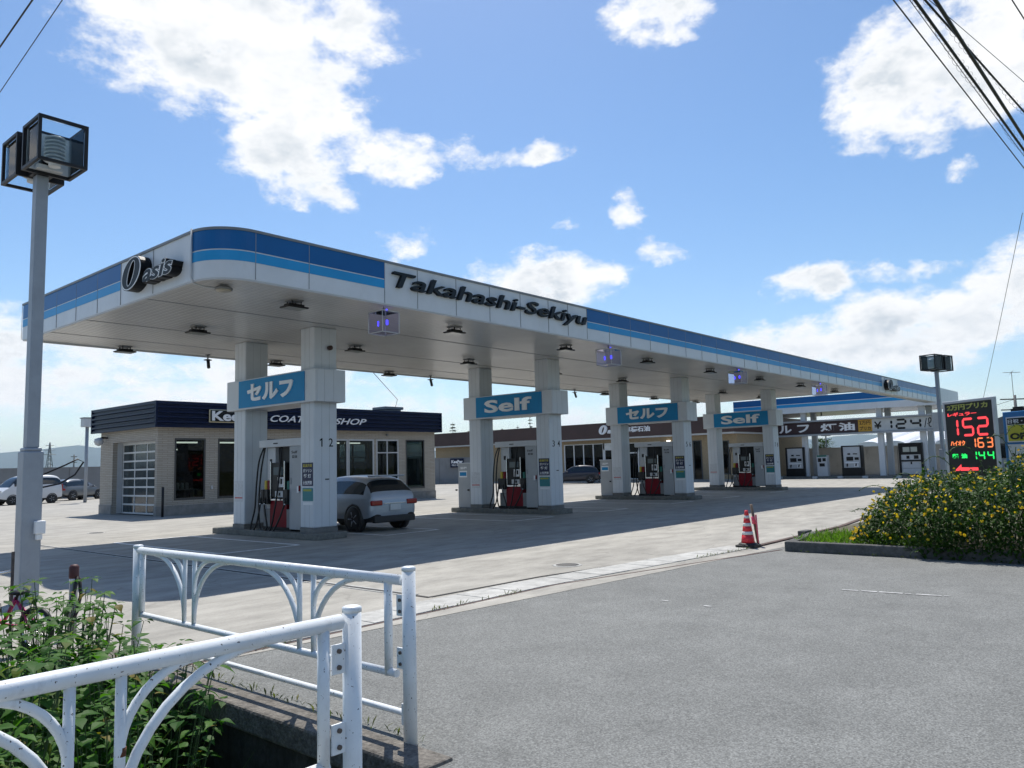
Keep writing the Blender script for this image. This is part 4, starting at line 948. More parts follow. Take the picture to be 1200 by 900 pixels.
# ------------------------------------------------------------------ lamp posts
LAMPG = glassmat('lamp_case_glass', (0.86, 0.91, 0.93), 1.3)
def lamp_head(b_f, b_back, b_gl, b_in, cxyz, s, side):
    cx_, cy_, cz_ = cxyz; t_ = s*0.035
    for sx in (-s/2, s/2):
        for q in (-s/2, s/2):
            b_f.box(cx_+sx-t_, cx_+sx+t_, cy_+q-t_, cy_+q+t_, cz_-s/2+t_, cz_+s/2-t_)
            b_f.box(cx_+sx-t_, cx_+sx+t_, cy_-s/2-t_, cy_+s/2+t_, cz_+q-t_, cz_+q+t_)
            b_f.box(cx_-s/2+t_, cx_+s/2-t_, cy_+sx-t_, cy_+sx+t_, cz_+q-t_, cz_+q+t_)
    h = s/2-t_*1.2
    yb = cy_-side*h
    b_back.box(cx_-h, cx_+h, yb-0.012, yb+0.012, cz_-h, cz_+h)
    b_back.box(cx_-h*0.6, cx_+h*0.6, yb+side*0.02, yb+side*s*0.22, cz_-h, cz_-h*0.8)
    for k in range(7):
        z = cz_-h*0.75+k*s*0.09
        b_in.lathe([(s*0.20, z), (s*0.24, z+s*0.02), (s*0.20, z+s*0.045)], (cx_, cy_, 0), 14)
    b_in.lathe([(s*0.13, cz_-h), (s*0.13, cz_+h*0.55), (0.0, cz_+h*0.6)], (cx_, cy_, 0), 12)
    b_gl.box(cx_-h, cx_+h, cy_+side*h-0.004, cy_+side*h+0.004, cz_-h, cz_+h)
    b_gl.box(cx_-h-0.004, cx_-h+0.004, cy_-h, cy_+h, cz_-h, cz_+h); b_gl.box(cx_+h-0.004, cx_+h+0.004, cy_-h, cy_+h, cz_-h, cz_+h)
LAMPIN = mat('lamp_reflector', (0.55, 0.57, 0.58), 0.4, 0.0, var=0.1)
def lamp_post(name_label, loc, H, s, wide=True, rz=0):
    t = E('lamp_post', name_label, 'street lamp', loc, rz)
    b = B()
    if wide: b.prism([(-0.128, -0.128), (0.128, -0.128), (0.128, 0.128), (-0.128, 0.128)], -0.02, 2.06); b.prism([(-0.11, -0.11), (0.11, -0.11), (0.11, 0.11), (-0.11, 0.11)], 2.06, 2.11)
    else: b.box(-0.14, 0.14, -0.14, 0.14, -0.02, 1.9)
    b.build('lower_post', STEEL, t, bevel=0.02)
    b = B(); b.box(-0.08, 0.08, -0.08, 0.08, 2.11 if wide else 1.9, H); b.build('upper_post', STEEL, t, bevel=0.012)
    b = B(); b.box(-0.13, 0.13, -0.13, 0.13, H, H+0.06); b.box(-0.09, 0.09, -0.28, 0.28, H+0.06, H+0.16); b.build('cross_arm', BLACKM, t)
    for side in (-1, 1):
        bf, bb, bg, bi = B(), B(), B(), B()
        c = (0.03, side*(0.13+s/2), H+0.06+s*0.42)
        lamp_head(bf, bb, bg, bi, c, s, side)
        fr = bf.build('lamp_cage', BLACKM, t); bb.build('back_plate', LAMPIN, fr); bq = B(); hq = s*0.458; yq = c[1]-side*(hq+0.022); bq.box(c[0]-hq, c[0]+hq, yq-0.008, yq+0.008, c[2]-hq, c[2]+hq); bq.build('back_cover', BLACKM, fr); bg.build('lamp_glass', LAMPG, fr); bi.build('reflector', LAMPIN, fr)
    return t
lp = lamp_post('tall grey lamp post with black framed cube lamps, at the left edge', (3.92, 12.25, 0), 6.03, 0.60)
b = B(); b.box(0.02, 0.15, -0.22, -0.128, 0.92, 1.10); b.box(0.04, 0.12, -0.20, -0.128, 0.84, 0.92); b.build('outlet_box', LETWHITE, lp, bevel=0.015)
b = B(); b.tube([(0.12, -0.05, 1.72), (0.38, -0.2, 1.86), (0.52, -0.25, 1.94), (0.60, -0.25, 1.90), (0.5, -0.22, 1.72), (0.33, -0.15, 1.60), (0.12, -0.05, 1.55)], 0.012, 6); b.build('loose_cable', BLACKM, lp)
lamp_post('slim lamp post with cube lamps beside the price sign at the right', (44.75, 9.45, 0), 5.95, 0.74, False, R(-105))
t = E('lamp_post', 'distant lamp post with a pale box lamp left of the coating shop roof', 'street lamp', (20.5, 54.0, 0))
b = B(); b.tube([(0, 0, 0), (0, 0, 4.85)], 0.11, 8); b.build('post', STEEL, t)
b = B(); b.box(-0.3, 0.62, -0.3, 0.3, 4.85, 5.4); b.build('lamp_box', LGREY, t, bevel=0.02); b = B(); b.box(-0.34, 0.66, -0.34, 0.34, 5.4, 5.46); b.build('lamp_lid', MGREY, t)

# ------------------------------------------------------------------ LED price sign and blue sign
PR = (Vector((29.0, 4.56, 0))-Vector((30.4, 6.3, 0))).normalized(); PO = Vector((PR.y, -PR.x, 0))
if PO.x > 0: PO = -PO
pa = Vector((30.4, 6.3, 0)); PWD = 2.233
ps = E('price_sign', 'black LED fuel price sign showing 152, 163 and 144 behind the yellow bush', 'sign', pa)
b = B(pa)
for (u0, u1, z0, z1) in ((-0.02, 0.07, 0.35, 3.46), (PWD-0.07, PWD+0.02, 0.35, 3.46), (0.07, PWD-0.07, 3.37, 3.46), (0.07, PWD-0.07, 0.35, 0.44)): plank(b, pa, PR, PO, u0, u1, z0, z1, -0.10, 0.02)
b.build('frame', LGREY, ps, bevel=0.015)
b = B(pa); plank(b, pa, PR, PO, 0.07, PWD-0.07, 0.44, 3.37, -0.09, 0.0); sf = b.build('screen', mat('led_screen', (0.012, 0.014, 0.016), 0.3, var=0.2, scale=2), ps)
b = B(pa); plank(b, pa, PR, PO, 0.3, 0.5, -0.02, 0.35, -0.09, -0.01); plank(b, pa, PR, PO, PWD-0.5, PWD-0.3, -0.02, 0.35, -0.09, -0.01); b.build('leg', STEEL, ps)
for z in (2.98+0.13, 2.20, 1.80): b = B(pa); plank(b, pa, PR, PO, 0.09, PWD-0.09, z, z+0.012, 0.0, 0.004); b.build('panel_joint', mat('screen_joint', (0.03, 0.03, 0.032), 0.5), sf)
LR = mat('led_red', (0.3, 0.01, 0.01), 0.5, emit=(1.0, 0.07, 0.085), estr=1.15); LO = mat('led_orange', (0.3, 0.08, 0.02), 0.5, emit=(1.0, 0.24, 0.08), estr=1.1); LG = mat('led_green', (0.01, 0.3, 0.05), 0.5, emit=(0.02, 0.95, 0.16), estr=1.0)
LY = mat('sign_lime', (0.42, 0.43, 0.10), 0.5)
def pt(txt, u, z, w, h, bold=0.03): return text_bm(txt, (PR, PO), pa+PR*u+Vector((0, 0, z)), w, h, 0.012, bold=bold)
letters('prepaid_heading', LY, sf, pa, [pt('2万円プリカ', 0.18, 3.13, 1.80, 0.20)])
letters('regular_lettering', LR, sf, pa, [pt('レギュラー', 0.18, 2.93, 1.30, 0.125, 0.03)])
for ch, u, w in (('1', 0.56, 0.04), ('5', 0.86, 0.42), ('2', 1.50, 0.42)):
    b = B(pa); digit(b, ch, pa+PR*u+Vector((0, 0, 2.27)), PR, PO, w, 0.54, 0.08, 0.012); b.build('regular_price_digit', LR, sf)
letters('premium_lettering', LO, sf, pa, [pt('ハイオク', 0.22, 1.93, 0.66, 0.17)])
for ch, u, w in (('1', 1.30, 0.03), ('6', 1.45, 0.22), ('3', 1.83, 0.22)):
    b = B(pa); digit(b, ch, pa+PR*u+Vector((0, 0, 1.86)), PR, PO, w, 0.29, 0.045, 0.012); b.build('premium_price_digit', LO, sf)
letters('diesel_lettering', LG, sf, pa, [pt('軽  油', 0.26, 1.50, 0.66, 0.16, 0.05)])
for ch, u, w in (('1', 1.30, 0.03), ('4', 1.45, 0.22), ('4', 1.83, 0.22)):
    b = B(pa); digit(b, ch, pa+PR*u+Vector((0, 0, 1.46)), PR, PO, w, 0.26, 0.045, 0.012); b.build('diesel_price_digit', LG, sf)
b = B(pa); pts = [(0.36, 1.12), (0.62, 1.30), (0.62, 1.20), (1.36, 1.20), (1.36, 1.10), (0.36, 1.08)]
A = [b.v(pa+PR*u+Vector((0, 0, z))) for u, z in pts]; C = [b.v(pa+PR*u+Vector((0, 0, z))+PO*0.012) for u, z in pts]
for k in range(6): b.bm.faces.new((A[k], A[(k+1) % 6], C[(k+1) % 6], C[k]))
b.bm.faces.new(C); b.build('arrow', LR, sf)
pb = Vector((31.65, 4.75, 0))
os_ = E('open_sign', 'blue framed opening hours sign with yellow OPEN panel at the right edge', 'sign', pb)
b = B(pb); plank(b, pb, PR, PO, 0, 1.9, 0.3, 3.05, -0.2, 0.0); plank(b, pb, PR, PO, 0.3, 0.5, -0.02, 0.3, -0.15, -0.05); plank(b, pb, PR, PO, 1.4, 1.6, -0.02, 0.3, -0.15, -0.05); b.build('blue_case', mat('case_blue', (0.01, 0.17, 0.42), 0.4), os_, bevel=0.02)
b = B(pb); plank(b, pb, PR, PO, 0.14, 1.76, 2.0, 2.86, 0.0, 0.01); plank(b, pb, PR, PO, 0.14, 1.76, 1.35, 1.93, 0.0, 0.01); wpn = b.build('white_panel', LETWHITE, os_)
b = B(pb); plank(b, pb, PR, PO, 0.19, 1.71, 2.60, 2.82, 0.01, 0.016); nb_ = b.build('black_bar', BLACKP, wpn)
letters('bar_lettering', LETWHITE, nb_, pb, [text_bm('日祝・アル', (PR, PO), pb+PR*0.23+PO*0.016+Vector((0, 0, 2.64)), 1.2, 0.14, 0.006, bold=0.02)])
b = B(pb); plank(b, pb, PR, PO, 0.19, 1.71, 2.04, 2.58, 0.01, 0.016); yb2 = b.build('yellow_panel', mat('panel_yellow', (0.65, 0.58, 0.04), 0.5), wpn)
letters('open_lettering', BLACKP, yb2, pb, [text_bm('OPEN', (PR, PO), pb+PR*0.27+PO*0.016+Vector((0, 0, 2.09)), 1.3, 0.22, 0.006, bold=0.05)])
letters('hours_lettering', BLACKP, wpn, pb, [text_bm('7:00〜', (PR, PO), pb+PR*0.25+PO*0.01+Vector((0, 0, 1.45)), 1.0, 0.17, 0.006, bold=0.02)])
b = B(pb); plank(b, pb, PR, PO, 0.35, 0.85, 3.05, 3.14, -0.18, -0.02); plank(b, pb, PR, PO, 0.42, 0.78, 3.14, 3.20, -0.16, -0.04); b.build('top_cap', BLACKM, os_)

# ------------------------------------------------------------------ cars
def carpaint(name, col, metal=0.35):
    return mat(name, col, 0.34, metal, var=0.02, coat=0.45)
CGLASS = mat('car_glass', (0.012, 0.016, 0.018), 0.04, var=0.1, spec=0.8)
CTRIM = mat('car_trim', (0.02, 0.02, 0.021), 0.55)
TAIL = mat('tail_light', (0.28, 0.006, 0.008), 0.15, coat=0.6); HEADL = mat('head_light', (0.55, 0.57, 0.6), 0.1, coat=0.6)
RIM = mat('wheel_rim', (0.42, 0.43, 0.45), 0.3, 0.8)
PLATE = mat('licence_plate', (0.6, 0.61, 0.6), 0.5)
def make_car(name, label, cat, paint, L_, W, H, kind, loc, heading, group=None):
    """local: +Y forward, rear bumper at y=0; kind 'suv' | 'wagon' | 'hatch'"""
    t = E(name, label, cat, loc, heading, group)
    hw = W/2; belt = H*0.60; g = 0.20
    if kind == 'suv': ST = [(0.0, .36, .78, .78, .90), (0.03, .26, belt-.02, H*.70, .95), (0.09, .22, belt, H*.93, .985), (0.20, .21, belt, H*.99, 1), (0.42, .21, belt-.01, H, 1), (0.56, .21, belt-.03, H*.96, 1), (0.655, .21, belt-.05, H*.80, 1), (0.725, .21, belt-.07, belt-.02, 1), (0.86, .22, belt-.13, belt-.13, .97), (0.95, .26, belt-.24, belt-.24, .90), (1.0, .36, .55, .55, .78)]
    elif kind == 'wagon': ST = [(0.0, .34, .85, .86, .92), (0.015, .25, belt, H*.80, .96), (0.05, .22, belt, H*.97, .99), (0.2, .2, belt, H, 1), (0.5, .2, belt, H, 1), (0.68, .2, belt-.02, H*.96, 1), (0.78, .2, belt-.05, H*.80, 1), (0.86, .2, belt-.10, belt-.06, 1), (0.93, .22, belt-.17, belt-.17, .96), (1.0, .34, .58, .58, .85)]
    else: ST = [(0.0, .36, .76, .77, .88), (0.03, .26, belt, H*.74, .95), (0.10, .22, belt, H*.93, .985), (0.22, .2, belt, H*.99, 1), (0.42, .2, belt, H, 1), (0.58, .2, belt-.02, H*.93, 1), (0.70, .2, belt-.05, belt+.02, 1), (0.86, .22, belt-.12, belt-.12, .96), (0.95, .26, belt-.22, belt-.22, .9), (1.0, .36, .52, .52, .78)]
    bm = bmesh.new(); rings = []
    for (y, zb, zt, zr, wf) in ST:
        w = hw*wf; top = max(zr, zt+0.005); gl = top-zt
        wr = w-min(gl*0.42, 0.24)
        P = [(0, zb), (w*.80, zb), (w*.97, zb+.10), (w, (zb+zt)*.5), (w*.965, zt-.02), (w*.93, zt+.015*(gl > .1)), (wr+.02, top-.09*min(1, gl*2)), (wr*.80, top-.012), (0, top)]
        full_ = [(-x, z) for x, z in reversed(P[1:-1])]
        rings.append([bm.verts.new((x, y*L_, z)) for x, z in P]+[bm.verts.new((x, y*L_, z)) for x, z in full_])
    n = len(rings[0])
    for i in range(len(rings)-1):
        gl0, gl1 = ST[i][3]-ST[i][2], ST[i+1][3]-ST[i+1][2]
        for k in range(n):
            f = bm.faces.new((rings[i][k], rings[i][(k+1) % n], rings[i+1][(k+1) % n], rings[i+1][k])); f.smooth = True
            side = k in (5, 10)
            roofq = k in (7, 8, 6, 9)
            if side and gl0 > .2 and gl1 > .2: f.material_index = 1
            elif roofq and (gl0 > .25) != (gl1 > .25) and max(gl0, gl1) > .25: f.material_index = 1
            elif roofq and i == 1 and kind != 'wagon': f.material_index = 1
            elif roofq and i >= 4 and gl0 > .12 and ST[i+1][3] < ST[i][3]-.10: f.material_index = 1
            elif k in (0, 1, n-1, n-2): f.material_index = 2
    for rg in (rings[0], rings[-1]):
        f = bm.faces.new(rg); f.material_index = 0
    bmesh.ops.recalc_face_normals(bm, faces=bm.faces[:])
    me = bpy.data.meshes.new('body'); bm.to_mesh(me); bm.free()
    tmp = bpy.data.objects.new('body', me); COL.objects.link(tmp)
    md = tmp.modifiers.new('s', 'SUBSURF'); md.levels = 2; md.render_levels = 2
    for m_ in (paint, CGLASS, CTRIM): me.materials.append(m_)
    me2 = bpy.data.meshes.new_from_object(tmp.evaluated_get(bpy.context.evaluated_depsgraph_get()))
    bpy.data.objects.remove(tmp)
    for mi, nm in ((0, 'body'), (1, 'window'), (2, 'underbody')):
        bm = bmesh.new(); bm.from_mesh(me2)
        bmesh.ops.delete(bm, geom=[f for f in bm.faces if f.material_index != mi], context='FACES')
        for f in bm.faces: f.material_index = 0
        mm = bpy.data.meshes.new(nm); bm.to_mesh(mm); bm.free(); mm.materials.append((paint, CGLASS, CTRIM)[mi])
        o = bpy.data.objects.new(nm, mm); COL.objects.link(o); o.parent = t
        if mi == 0: body = o
    wr_ = 0.335 if kind != 'wagon' else 0.29
    for y in (L_*0.185, L_*0.805):
        for s in (-1, 1):
            x1 = s*(hw+0.012); x0 = s*(hw-0.24)
            b = B(); prof = [(wr_*1.17, s*(hw-0.16)), (wr_*1.17, s*(hw+0.003)), (wr_*1.02, s*(hw+0.006)), (wr_*0.9, s*(hw-0.16))]; b.lathe(prof, (0, y, wr_+0.02), 28, 'x'); b.build('wheel_arch', CTRIM, t)
            b = B(); b.lathe([(wr_*.62, x0), (wr_*.95, x0), (wr_, x0+s*.03), (wr_, x1-s*.03), (wr_*.95, x1), (wr_*.66, x1)], (0, y, wr_), 28, 'x'); ty = b.build('wheel', RUBBER, t)
            b = B(); b.lathe([(0.0, x1-s*.012), (wr_*.16, x1-s*.012), (wr_*.2, x1-s*.03), (wr_*.52, x1-s*.035), (wr_*.66, x1-s*.004), (wr_*.68, x1-s*.02)], (0, y, wr_), 28, 'x')
            for k in range(5):
                a = 2*math.pi*k/5; b.tube([(x1-s*.012, y+math.cos(a)*wr_*.15, wr_+math.sin(a)*wr_*.15), (x1-s*.012, y+math.cos(a)*wr_*.6, wr_+math.sin(a)*wr_*.6)], wr_*.06, 6)
            b.build('rim', RIM, ty)
    zt = ST[1][2]
    for s in (-1, 1):
        b = B(); b.box(s*hw*.50, s*hw*.93, -0.012, 0.09, zt-0.20, zt-0.06) if kind != 'wagon' else b.box(s*hw*.80, s*hw*.95, -0.01, 0.06, zt-.35, zt+.1)
        b.build('tail_light', TAIL, t, bevel=0.03)
        b = B(); b.box(s*hw*.45, s*hw*.82, L_*0.955, L_*0.985, ST[-2][2]-0.14, ST[-2][2]-0.02); b.build('headlight', HEADL, t, bevel=0.03)
        b = B(); b.box(s*hw*.97, s*(hw+0.16), L_*0.63, L_*0.66, belt-.03, belt+.10); b.build('door_mirror', paint, t, bevel=0.03)
    b = B(); b.box(-hw*.83, hw*.83, -0.018, 0.12, 0.24, 0.42); b.build('rear_bumper_trim', CTRIM, t, bevel=0.03)
    b = B(); b.box(-0.18, 0.18, -0.03, 0.0, 0.56, 0.72); b.build('licence_plate', PLATE, t, bevel=0.006)
    b = B(); b.box(-hw*.45, hw*.45, -0.015, 0.03, 0.735, 0.76); b.build('tailgate_handle', CHROME, t, bevel=0.005)
    if kind == 'suv':
        b = B(); b.box(-hw*.62, hw*.62, L_*0.05, L_*0.13, H*.955, H*.985); b.build('roof_spoiler', paint, t, bevel=0.02)
        b = B(); b.tube([(-hw*.06, L_*0.045, H*.72), (hw*.35, L_*0.04, H*.70)], 0.012, 6); b.build('rear_wiper', CTRIM, t)
    return t
make_car('parked_car', 'silver white compact SUV parked beside the nearest pump island', 'car', carpaint('silver_paint', (0.37, 0.41, 0.45)), 4.15, 1.68, 1.53, 'suv', (14.18, 16.45, 0), R(-2))
make_car('parked_car', 'white van at the left edge of the photo before the boundary wall', 'car', carpaint('white_paint', (0.62, 0.63, 0.64), 0.0), 3.9, 1.65, 1.85, 'wagon', (19.9, 57.2, 0), R(100))
make_car('parked_car', 'dark grey hatchback parked before the boundary wall, left of the coating shop', 'car', carpaint('silver_hatch', (0.16, 0.17, 0.18)), 4.0, 1.68, 1.52, 'hatch', (20.9, 60.3, 0), R(-62))
make_car('parked_car', 'dark navy car parked in front of the brown store windows', 'car', carpaint('navy_paint', (0.005, 0.007, 0.022), 0.0), 4.1, 1.70, 1.52, 'hatch', (53.6, 36.7, 0), R(35))

# ------------------------------------------------------------------ traffic cone with a wooden stake
t = E('traffic_cone', 'red traffic cone with white bands on a black rubber base at the forecourt edge', 'traffic cone', (14.5, 6.55, 0))
CONER = mat('cone_red', (0.62, 0.02, 0.035), 0.45, var=0.08); CONEW = mat('cone_band', (0.62, 0.62, 0.62), 0.4)
b = B(); b.prism([(-0.19, -0.16), (-0.16, -0.19), (0.16, -0.19), (0.19, -0.16), (0.19, 0.16), (0.16, 0.19), (-0.16, 0.19), (-0.19, 0.16)], -0.005, 0.05); b.lathe([(0.19, 0.05), (0.155, 0.085), (0.0, 0.085)], n=20); b.build('base', RUBBER, t, bevel=0.012)
def cr(z): return 0.135-(z-0.06)/(0.70-0.06)*0.105
b = B()
for z0, z1 in ((0.06, 0.24), (0.30, 0.40), (0.46, 0.55), (0.60, 0.70)): b.lathe([(cr(z0), z0), (cr(z1), z1)]+([(0, z1)] if z1 > .69 else []), n=24)
b.build('cone_body', CONER, t)
for z0, z1 in ((0.24, 0.30), (0.40, 0.46), (0.55, 0.60)):
    b = B(); b.lathe([(cr(z0)+.002, z0), (cr(z1)+.002, z1)], n=24); b.build('white_band', CONEW, t)
t = E('marker_stake', 'weathered wooden stake with pink tape standing behind the traffic cone', 'stake', (14.78, 6.53, 0))
b = B(); b.tube([(0.10, -0.02, 0), (0.0, 0.04, 0.80)], 0.028, 8); b.build('stake_pole', mat('weathered_wood', (0.16, 0.12, 0.09), 0.85, var=0.3, scale=20), t)
b = B(); b.tube([(0.03, 0.02, 0.42), (0.015, 0.03, 0.56)], 0.034, 8); b.prism([(-0.05, 0.60), (0.015, 0.60), (0.06, 0.05), (0.03, 0.05)], -0.055, -0.045, 'y'); b.build('pink_tape', mat('pink_tape', (0.75, 0.12, 0.2), 0.5), t)
mh = E('manhole_cover', 'small round iron cover in the sunlit concrete of the forecourt', 'manhole cover', (10.7, 8.05, -0.004))
b = B(); b.lathe([(0.0, 0.009), (0.19, 0.009), (0.20, 0.002)], n=24); b.build('lid', mat('cast_iron', (0.06, 0.058, 0.055), 0.7, var=0.25, scale=12), mh); b = B(); b.lathe([(0.20, 0.004), (0.24, 0.004), (0.25, 0.0)], n=24); b.build('rim', GUT, mh)
LIDS = [(9.8, 24.9, 'round cover in the sunlit concrete behind the canopy shadow')]
for x, y, lab in LIDS:
    copy_tree(mh, loc=(x, y, -0.004), label=lab)

# ------------------------------------------------------------------ planter kerb, soil, weeds and the yellow flowering bush
b = B(); b.prism([(14.2, 5.72), (14.2, -14), (14.38, -14), (14.38, 5.56), (16.4, 5.86), (16.4, 6.02)], -0.02, 0.17); b.build('kerb', KERBM, kind='structure', bevel=0.02)
b = B(); b.box(16.0, 16.4, 6.0, 6.16, -0.02, 0.20); b.build('kerb_end', KERBM, kind='structure', bevel=0.02)
b = B(); b.face([(14.36, 5.6, 0.12), (14.36, -14, 0.12), (26, -14, 0.12), (26, 6.3, 0.12), (16.4, 5.9, 0.12)]); b.build('planter_soil', EARTH, kind='structure')
def leafmat(name, col, col2, trans=0.35, old=0.0):
    m = bpy.data.materials.new(name); m.use_nodes = True; nt, N, L, bs = nodes_of(m)
    g = N.new('ShaderNodeNewGeometry')
    mx = N.new('ShaderNodeMix'); mx.data_type = 'RGBA'; mx.inputs[6].default_value = (*col, 1); mx.inputs[7].default_value = (*col2, 1)
    L.new(g.outputs['Random Per Island'], mx.inputs[0]); src = mx.outputs[2]
    if old:
        gt = N.new('ShaderNodeMath'); gt.operation = 'LESS_THAN'; gt.inputs[1].default_value = old; L.new(g.outputs['Random Per Island'], gt.inputs[0])
        m2 = N.new('ShaderNodeMix'); m2.data_type = 'RGBA'; L.new(gt.outputs[0], m2.inputs[0]); L.new(src, m2.inputs[6]); m2.inputs[7].default_value = (0.16, 0.13, 0.025, 1); src = m2.outputs[2]
    L.new(src, bs.inputs['Base Color'])
    bs.inputs['Roughness'].default_value = 0.55; bs.inputs['Specular IOR Level'].default_value = 0.16
    tr = N.new('ShaderNodeBsdfTranslucent'); sc_ = N.new('ShaderNodeVectorMath'); sc_.operation = 'MULTIPLY'; L.new(src, sc_.inputs[0]); sc_.inputs[1].default_value = (1.5, 1.9, 0.7); L.new(sc_.outputs[0], tr.inputs[0])
    ms = N.new('ShaderNodeMixShader'); ms.inputs[0].default_value = trans; L.new(bs.outputs[0], ms.inputs[1]); L.new(tr.outputs[0], ms.inputs[2])
    L.new(ms.outputs[0], N['Material Output'].inputs[0]); return m
def leaf(bm, p, d, up, ln, wd, fold=0.25, droop=0.25, segs=3):
    """a pointed folded leaf starting at p, growing along d"""
    d = d.normalized(); sd_ = d.cross(up)
    if sd_.length < 1e-4: sd_ = d.orthogonal()
    sd_.normalize(); nn = sd_.cross(d).normalized()
    mids, ls, rs = [], [], []
    W = {5: (0.10, 0.43, 0.50, 0.36, 0.14, 0.0), 3: (0.12, 0.5, 0.36, 0.0), 2: (0.15, 0.5, 0.0)}[segs]
    for i in range(segs+1):
        u = i/segs; c = p+d*(ln*u)-nn*(droop*ln*u*u)
        w = W[i]*wd; mids.append(bm.verts.new(c))
        if i in (0,) or (0 < i < segs):
            ls.append(bm.verts.new(c+sd_*w+nn*w*fold)); rs.append(bm.verts.new(c-sd_*w+nn*w*fold))
    for i in range(segs):
        if i < segs-1:
            bm.faces.new((mids[i], mids[i+1], ls[i+1], ls[i])); bm.faces.new((mids[i], rs[i], rs[i+1], mids[i+1]))
        else:
            bm.faces.new((mids[i], mids[i+1], ls[i])); bm.faces.new((mids[i], rs[i], mids[i+1]))
KLEAF = leafmat('kerria_leaf', (0.010, 0.036, 0.004), (0.045, 0.10, 0.012), 0.2)
KFLOW = leafmat('kerria_flower', (0.75, 0.42, 0.02), (0.8, 0.55, 0.04), 0.3)
STEMG = mat('green_stem', (0.06, 0.10, 0.03), 0.6, var=0.2)
random.seed(21)
ks_ = E('kerria_bush', 'large bush covered in small yellow flowers behind the kerb at the right', 'bush', (17.2, 1.5, 0.12))
ko = ks_.location
lb, fb, sb_ = bmesh.new(), bmesh.new(), B(ko)
def top_at(x, y):
    """height of the leafy mound over the planter soil: low at its far left tip, tall to the right"""
    pts = ((4.75, 0.10), (4.55, 0.55), (4.2, 0.95), (3.8, 1.08), (3.2, 1.10), (2.7, 1.12), (2.0, 1.36), (1.0, 1.68), (-6, 1.9))
    h = 0.05
    for (ya, ha), (yb2, hb) in zip(pts, pts[1:]):
        if yb2 <= y <= ya: h = ha+(hb-ha)*(ya-y)/(ya-yb2)
    x0 = 14.05 if y < 3.4 else 14.05+(y-3.4)*0.45
    e = max(0.0, min(1.0, (x-x0)/0.9)); e2 = max(0.0, min(1.0, (18.9-x)/0.9))
    return h*(e*(2-e))**0.6*(e2*(2-e2))**0.6
from mathutils import noise as mnoise
def lumpy(x, y): return 1.0+0.30*mnoise.noise(Vector((x*1.7, y*1.7, 0)))+0.22*mnoise.noise(Vector((x*5, y*5, 3)))
NL = 0
while NL < 30000:
    y = random.uniform(-2.2, 5.0); x = random.uniform(14.0, 18.9)
    if x > 16.5 and random.random() < 0.55: continue
    h = top_at(x, y)*lumpy(x, y)
    if h < 0.06: continue
    u = random.random()
    z = h*(1-0.85*u**1.7) if random.random() < .75 else h*random.random()
    if mnoise.noise(Vector((x*3.2, y*3.2, z*3.2)))+0.25*random.random() < -0.10: continue
    p = Vector((x, y, 0.12+z+random.uniform(-.03, .05)))
    d = Vector((random.uniform(-1, 1)-.3, random.uniform(-1, 1), random.uniform(-.5, .45)))
    leaf(lb, p-ko, d, Vector((random.uniform(-.6, .6), random.uniform(-.6, .6), 1)), random.uniform(0.055, 0.105), random.uniform(0.032, 0.052), segs=2); NL += 1
for k in range(2600):
    y = random.uniform(-2.0, 3.55); z = random.random()**1.2*0.75; x = 14.18-0.10*math.sin(min(1, z/.5)*2.2)+random.uniform(-.05, .12)
    leaf(lb, Vector((x, y, 0.03+z))-ko, Vector((random.uniform(-1, .4), random.uniform(-1, 1), random.uniform(-.7, .3))), Vector((random.uniform(-.6, .6), random.uniform(-.6, .6), 1)), random.uniform(0.055, 0.10), random.uniform(0.032, 0.05), segs=2)
for k in range(520):
    y = random.uniform(-2.0, 5.0); x = random.uniform(14.3, 17.5); h = top_at(x, y)*lumpy(x, y)
    if h < .2: continue
    a = random.uniform(0, 6.28)
    P = [Vector((x-.25*math.cos(a)*(1-u), y-.25*math.sin(a)*(1-u), 0.1+h*1.04*u)) for u in (0, .35, .7, 1.0)]
    sb_.tube(P, 0.007, 4, cap=False)
nf = 0
while nf < 950:
    y = random.uniform(-2.0, 5.1); x = 14.25+random.random()**1.4*3.2; h = top_at(x, y)*lumpy(x, y)
    if mnoise.noise(Vector((x*1.3+7, y*1.3, 1.5)))+random.uniform(-.25, .32) < 0: continue
    if h < .12: continue
    front = random.random() < .38
    z = h*random.uniform(0.93, 1.05) if not front else h*random.uniform(.15, 1)
    if front: x = (14.05 if y < 3.4 else 14.05+(y-3.4)*0.45)+0.9*(1-math.sqrt(max(0, 1-(z/h)**2)))*0.8-0.06+random.uniform(-.04, .08)
    c = Vector((x, y, 0.14+z)); nrm = Vector((random.uniform(-1.2, .2), random.uniform(-.9, .7), random.uniform(-.1, 1))).normalized()
    t1 = nrm.orthogonal().normalized(); t2 = nrm.cross(t1); rr = random.uniform(0.018, 0.033)
    ctr = fb.verts.new(c-ko)
    ring_ = [fb.verts.new(c-ko+t1*math.cos(q*math.pi/5)*rr*(1.0 if q % 2 == 0 else .72)+t2*math.sin(q*math.pi/5)*rr*(1.0 if q % 2 == 0 else .72)+nrm*0.012) for q in range(10)]
    for q in range(10): fb.faces.new((ctr, ring_[q], ring_[(q+1) % 10]))
    nf += 1
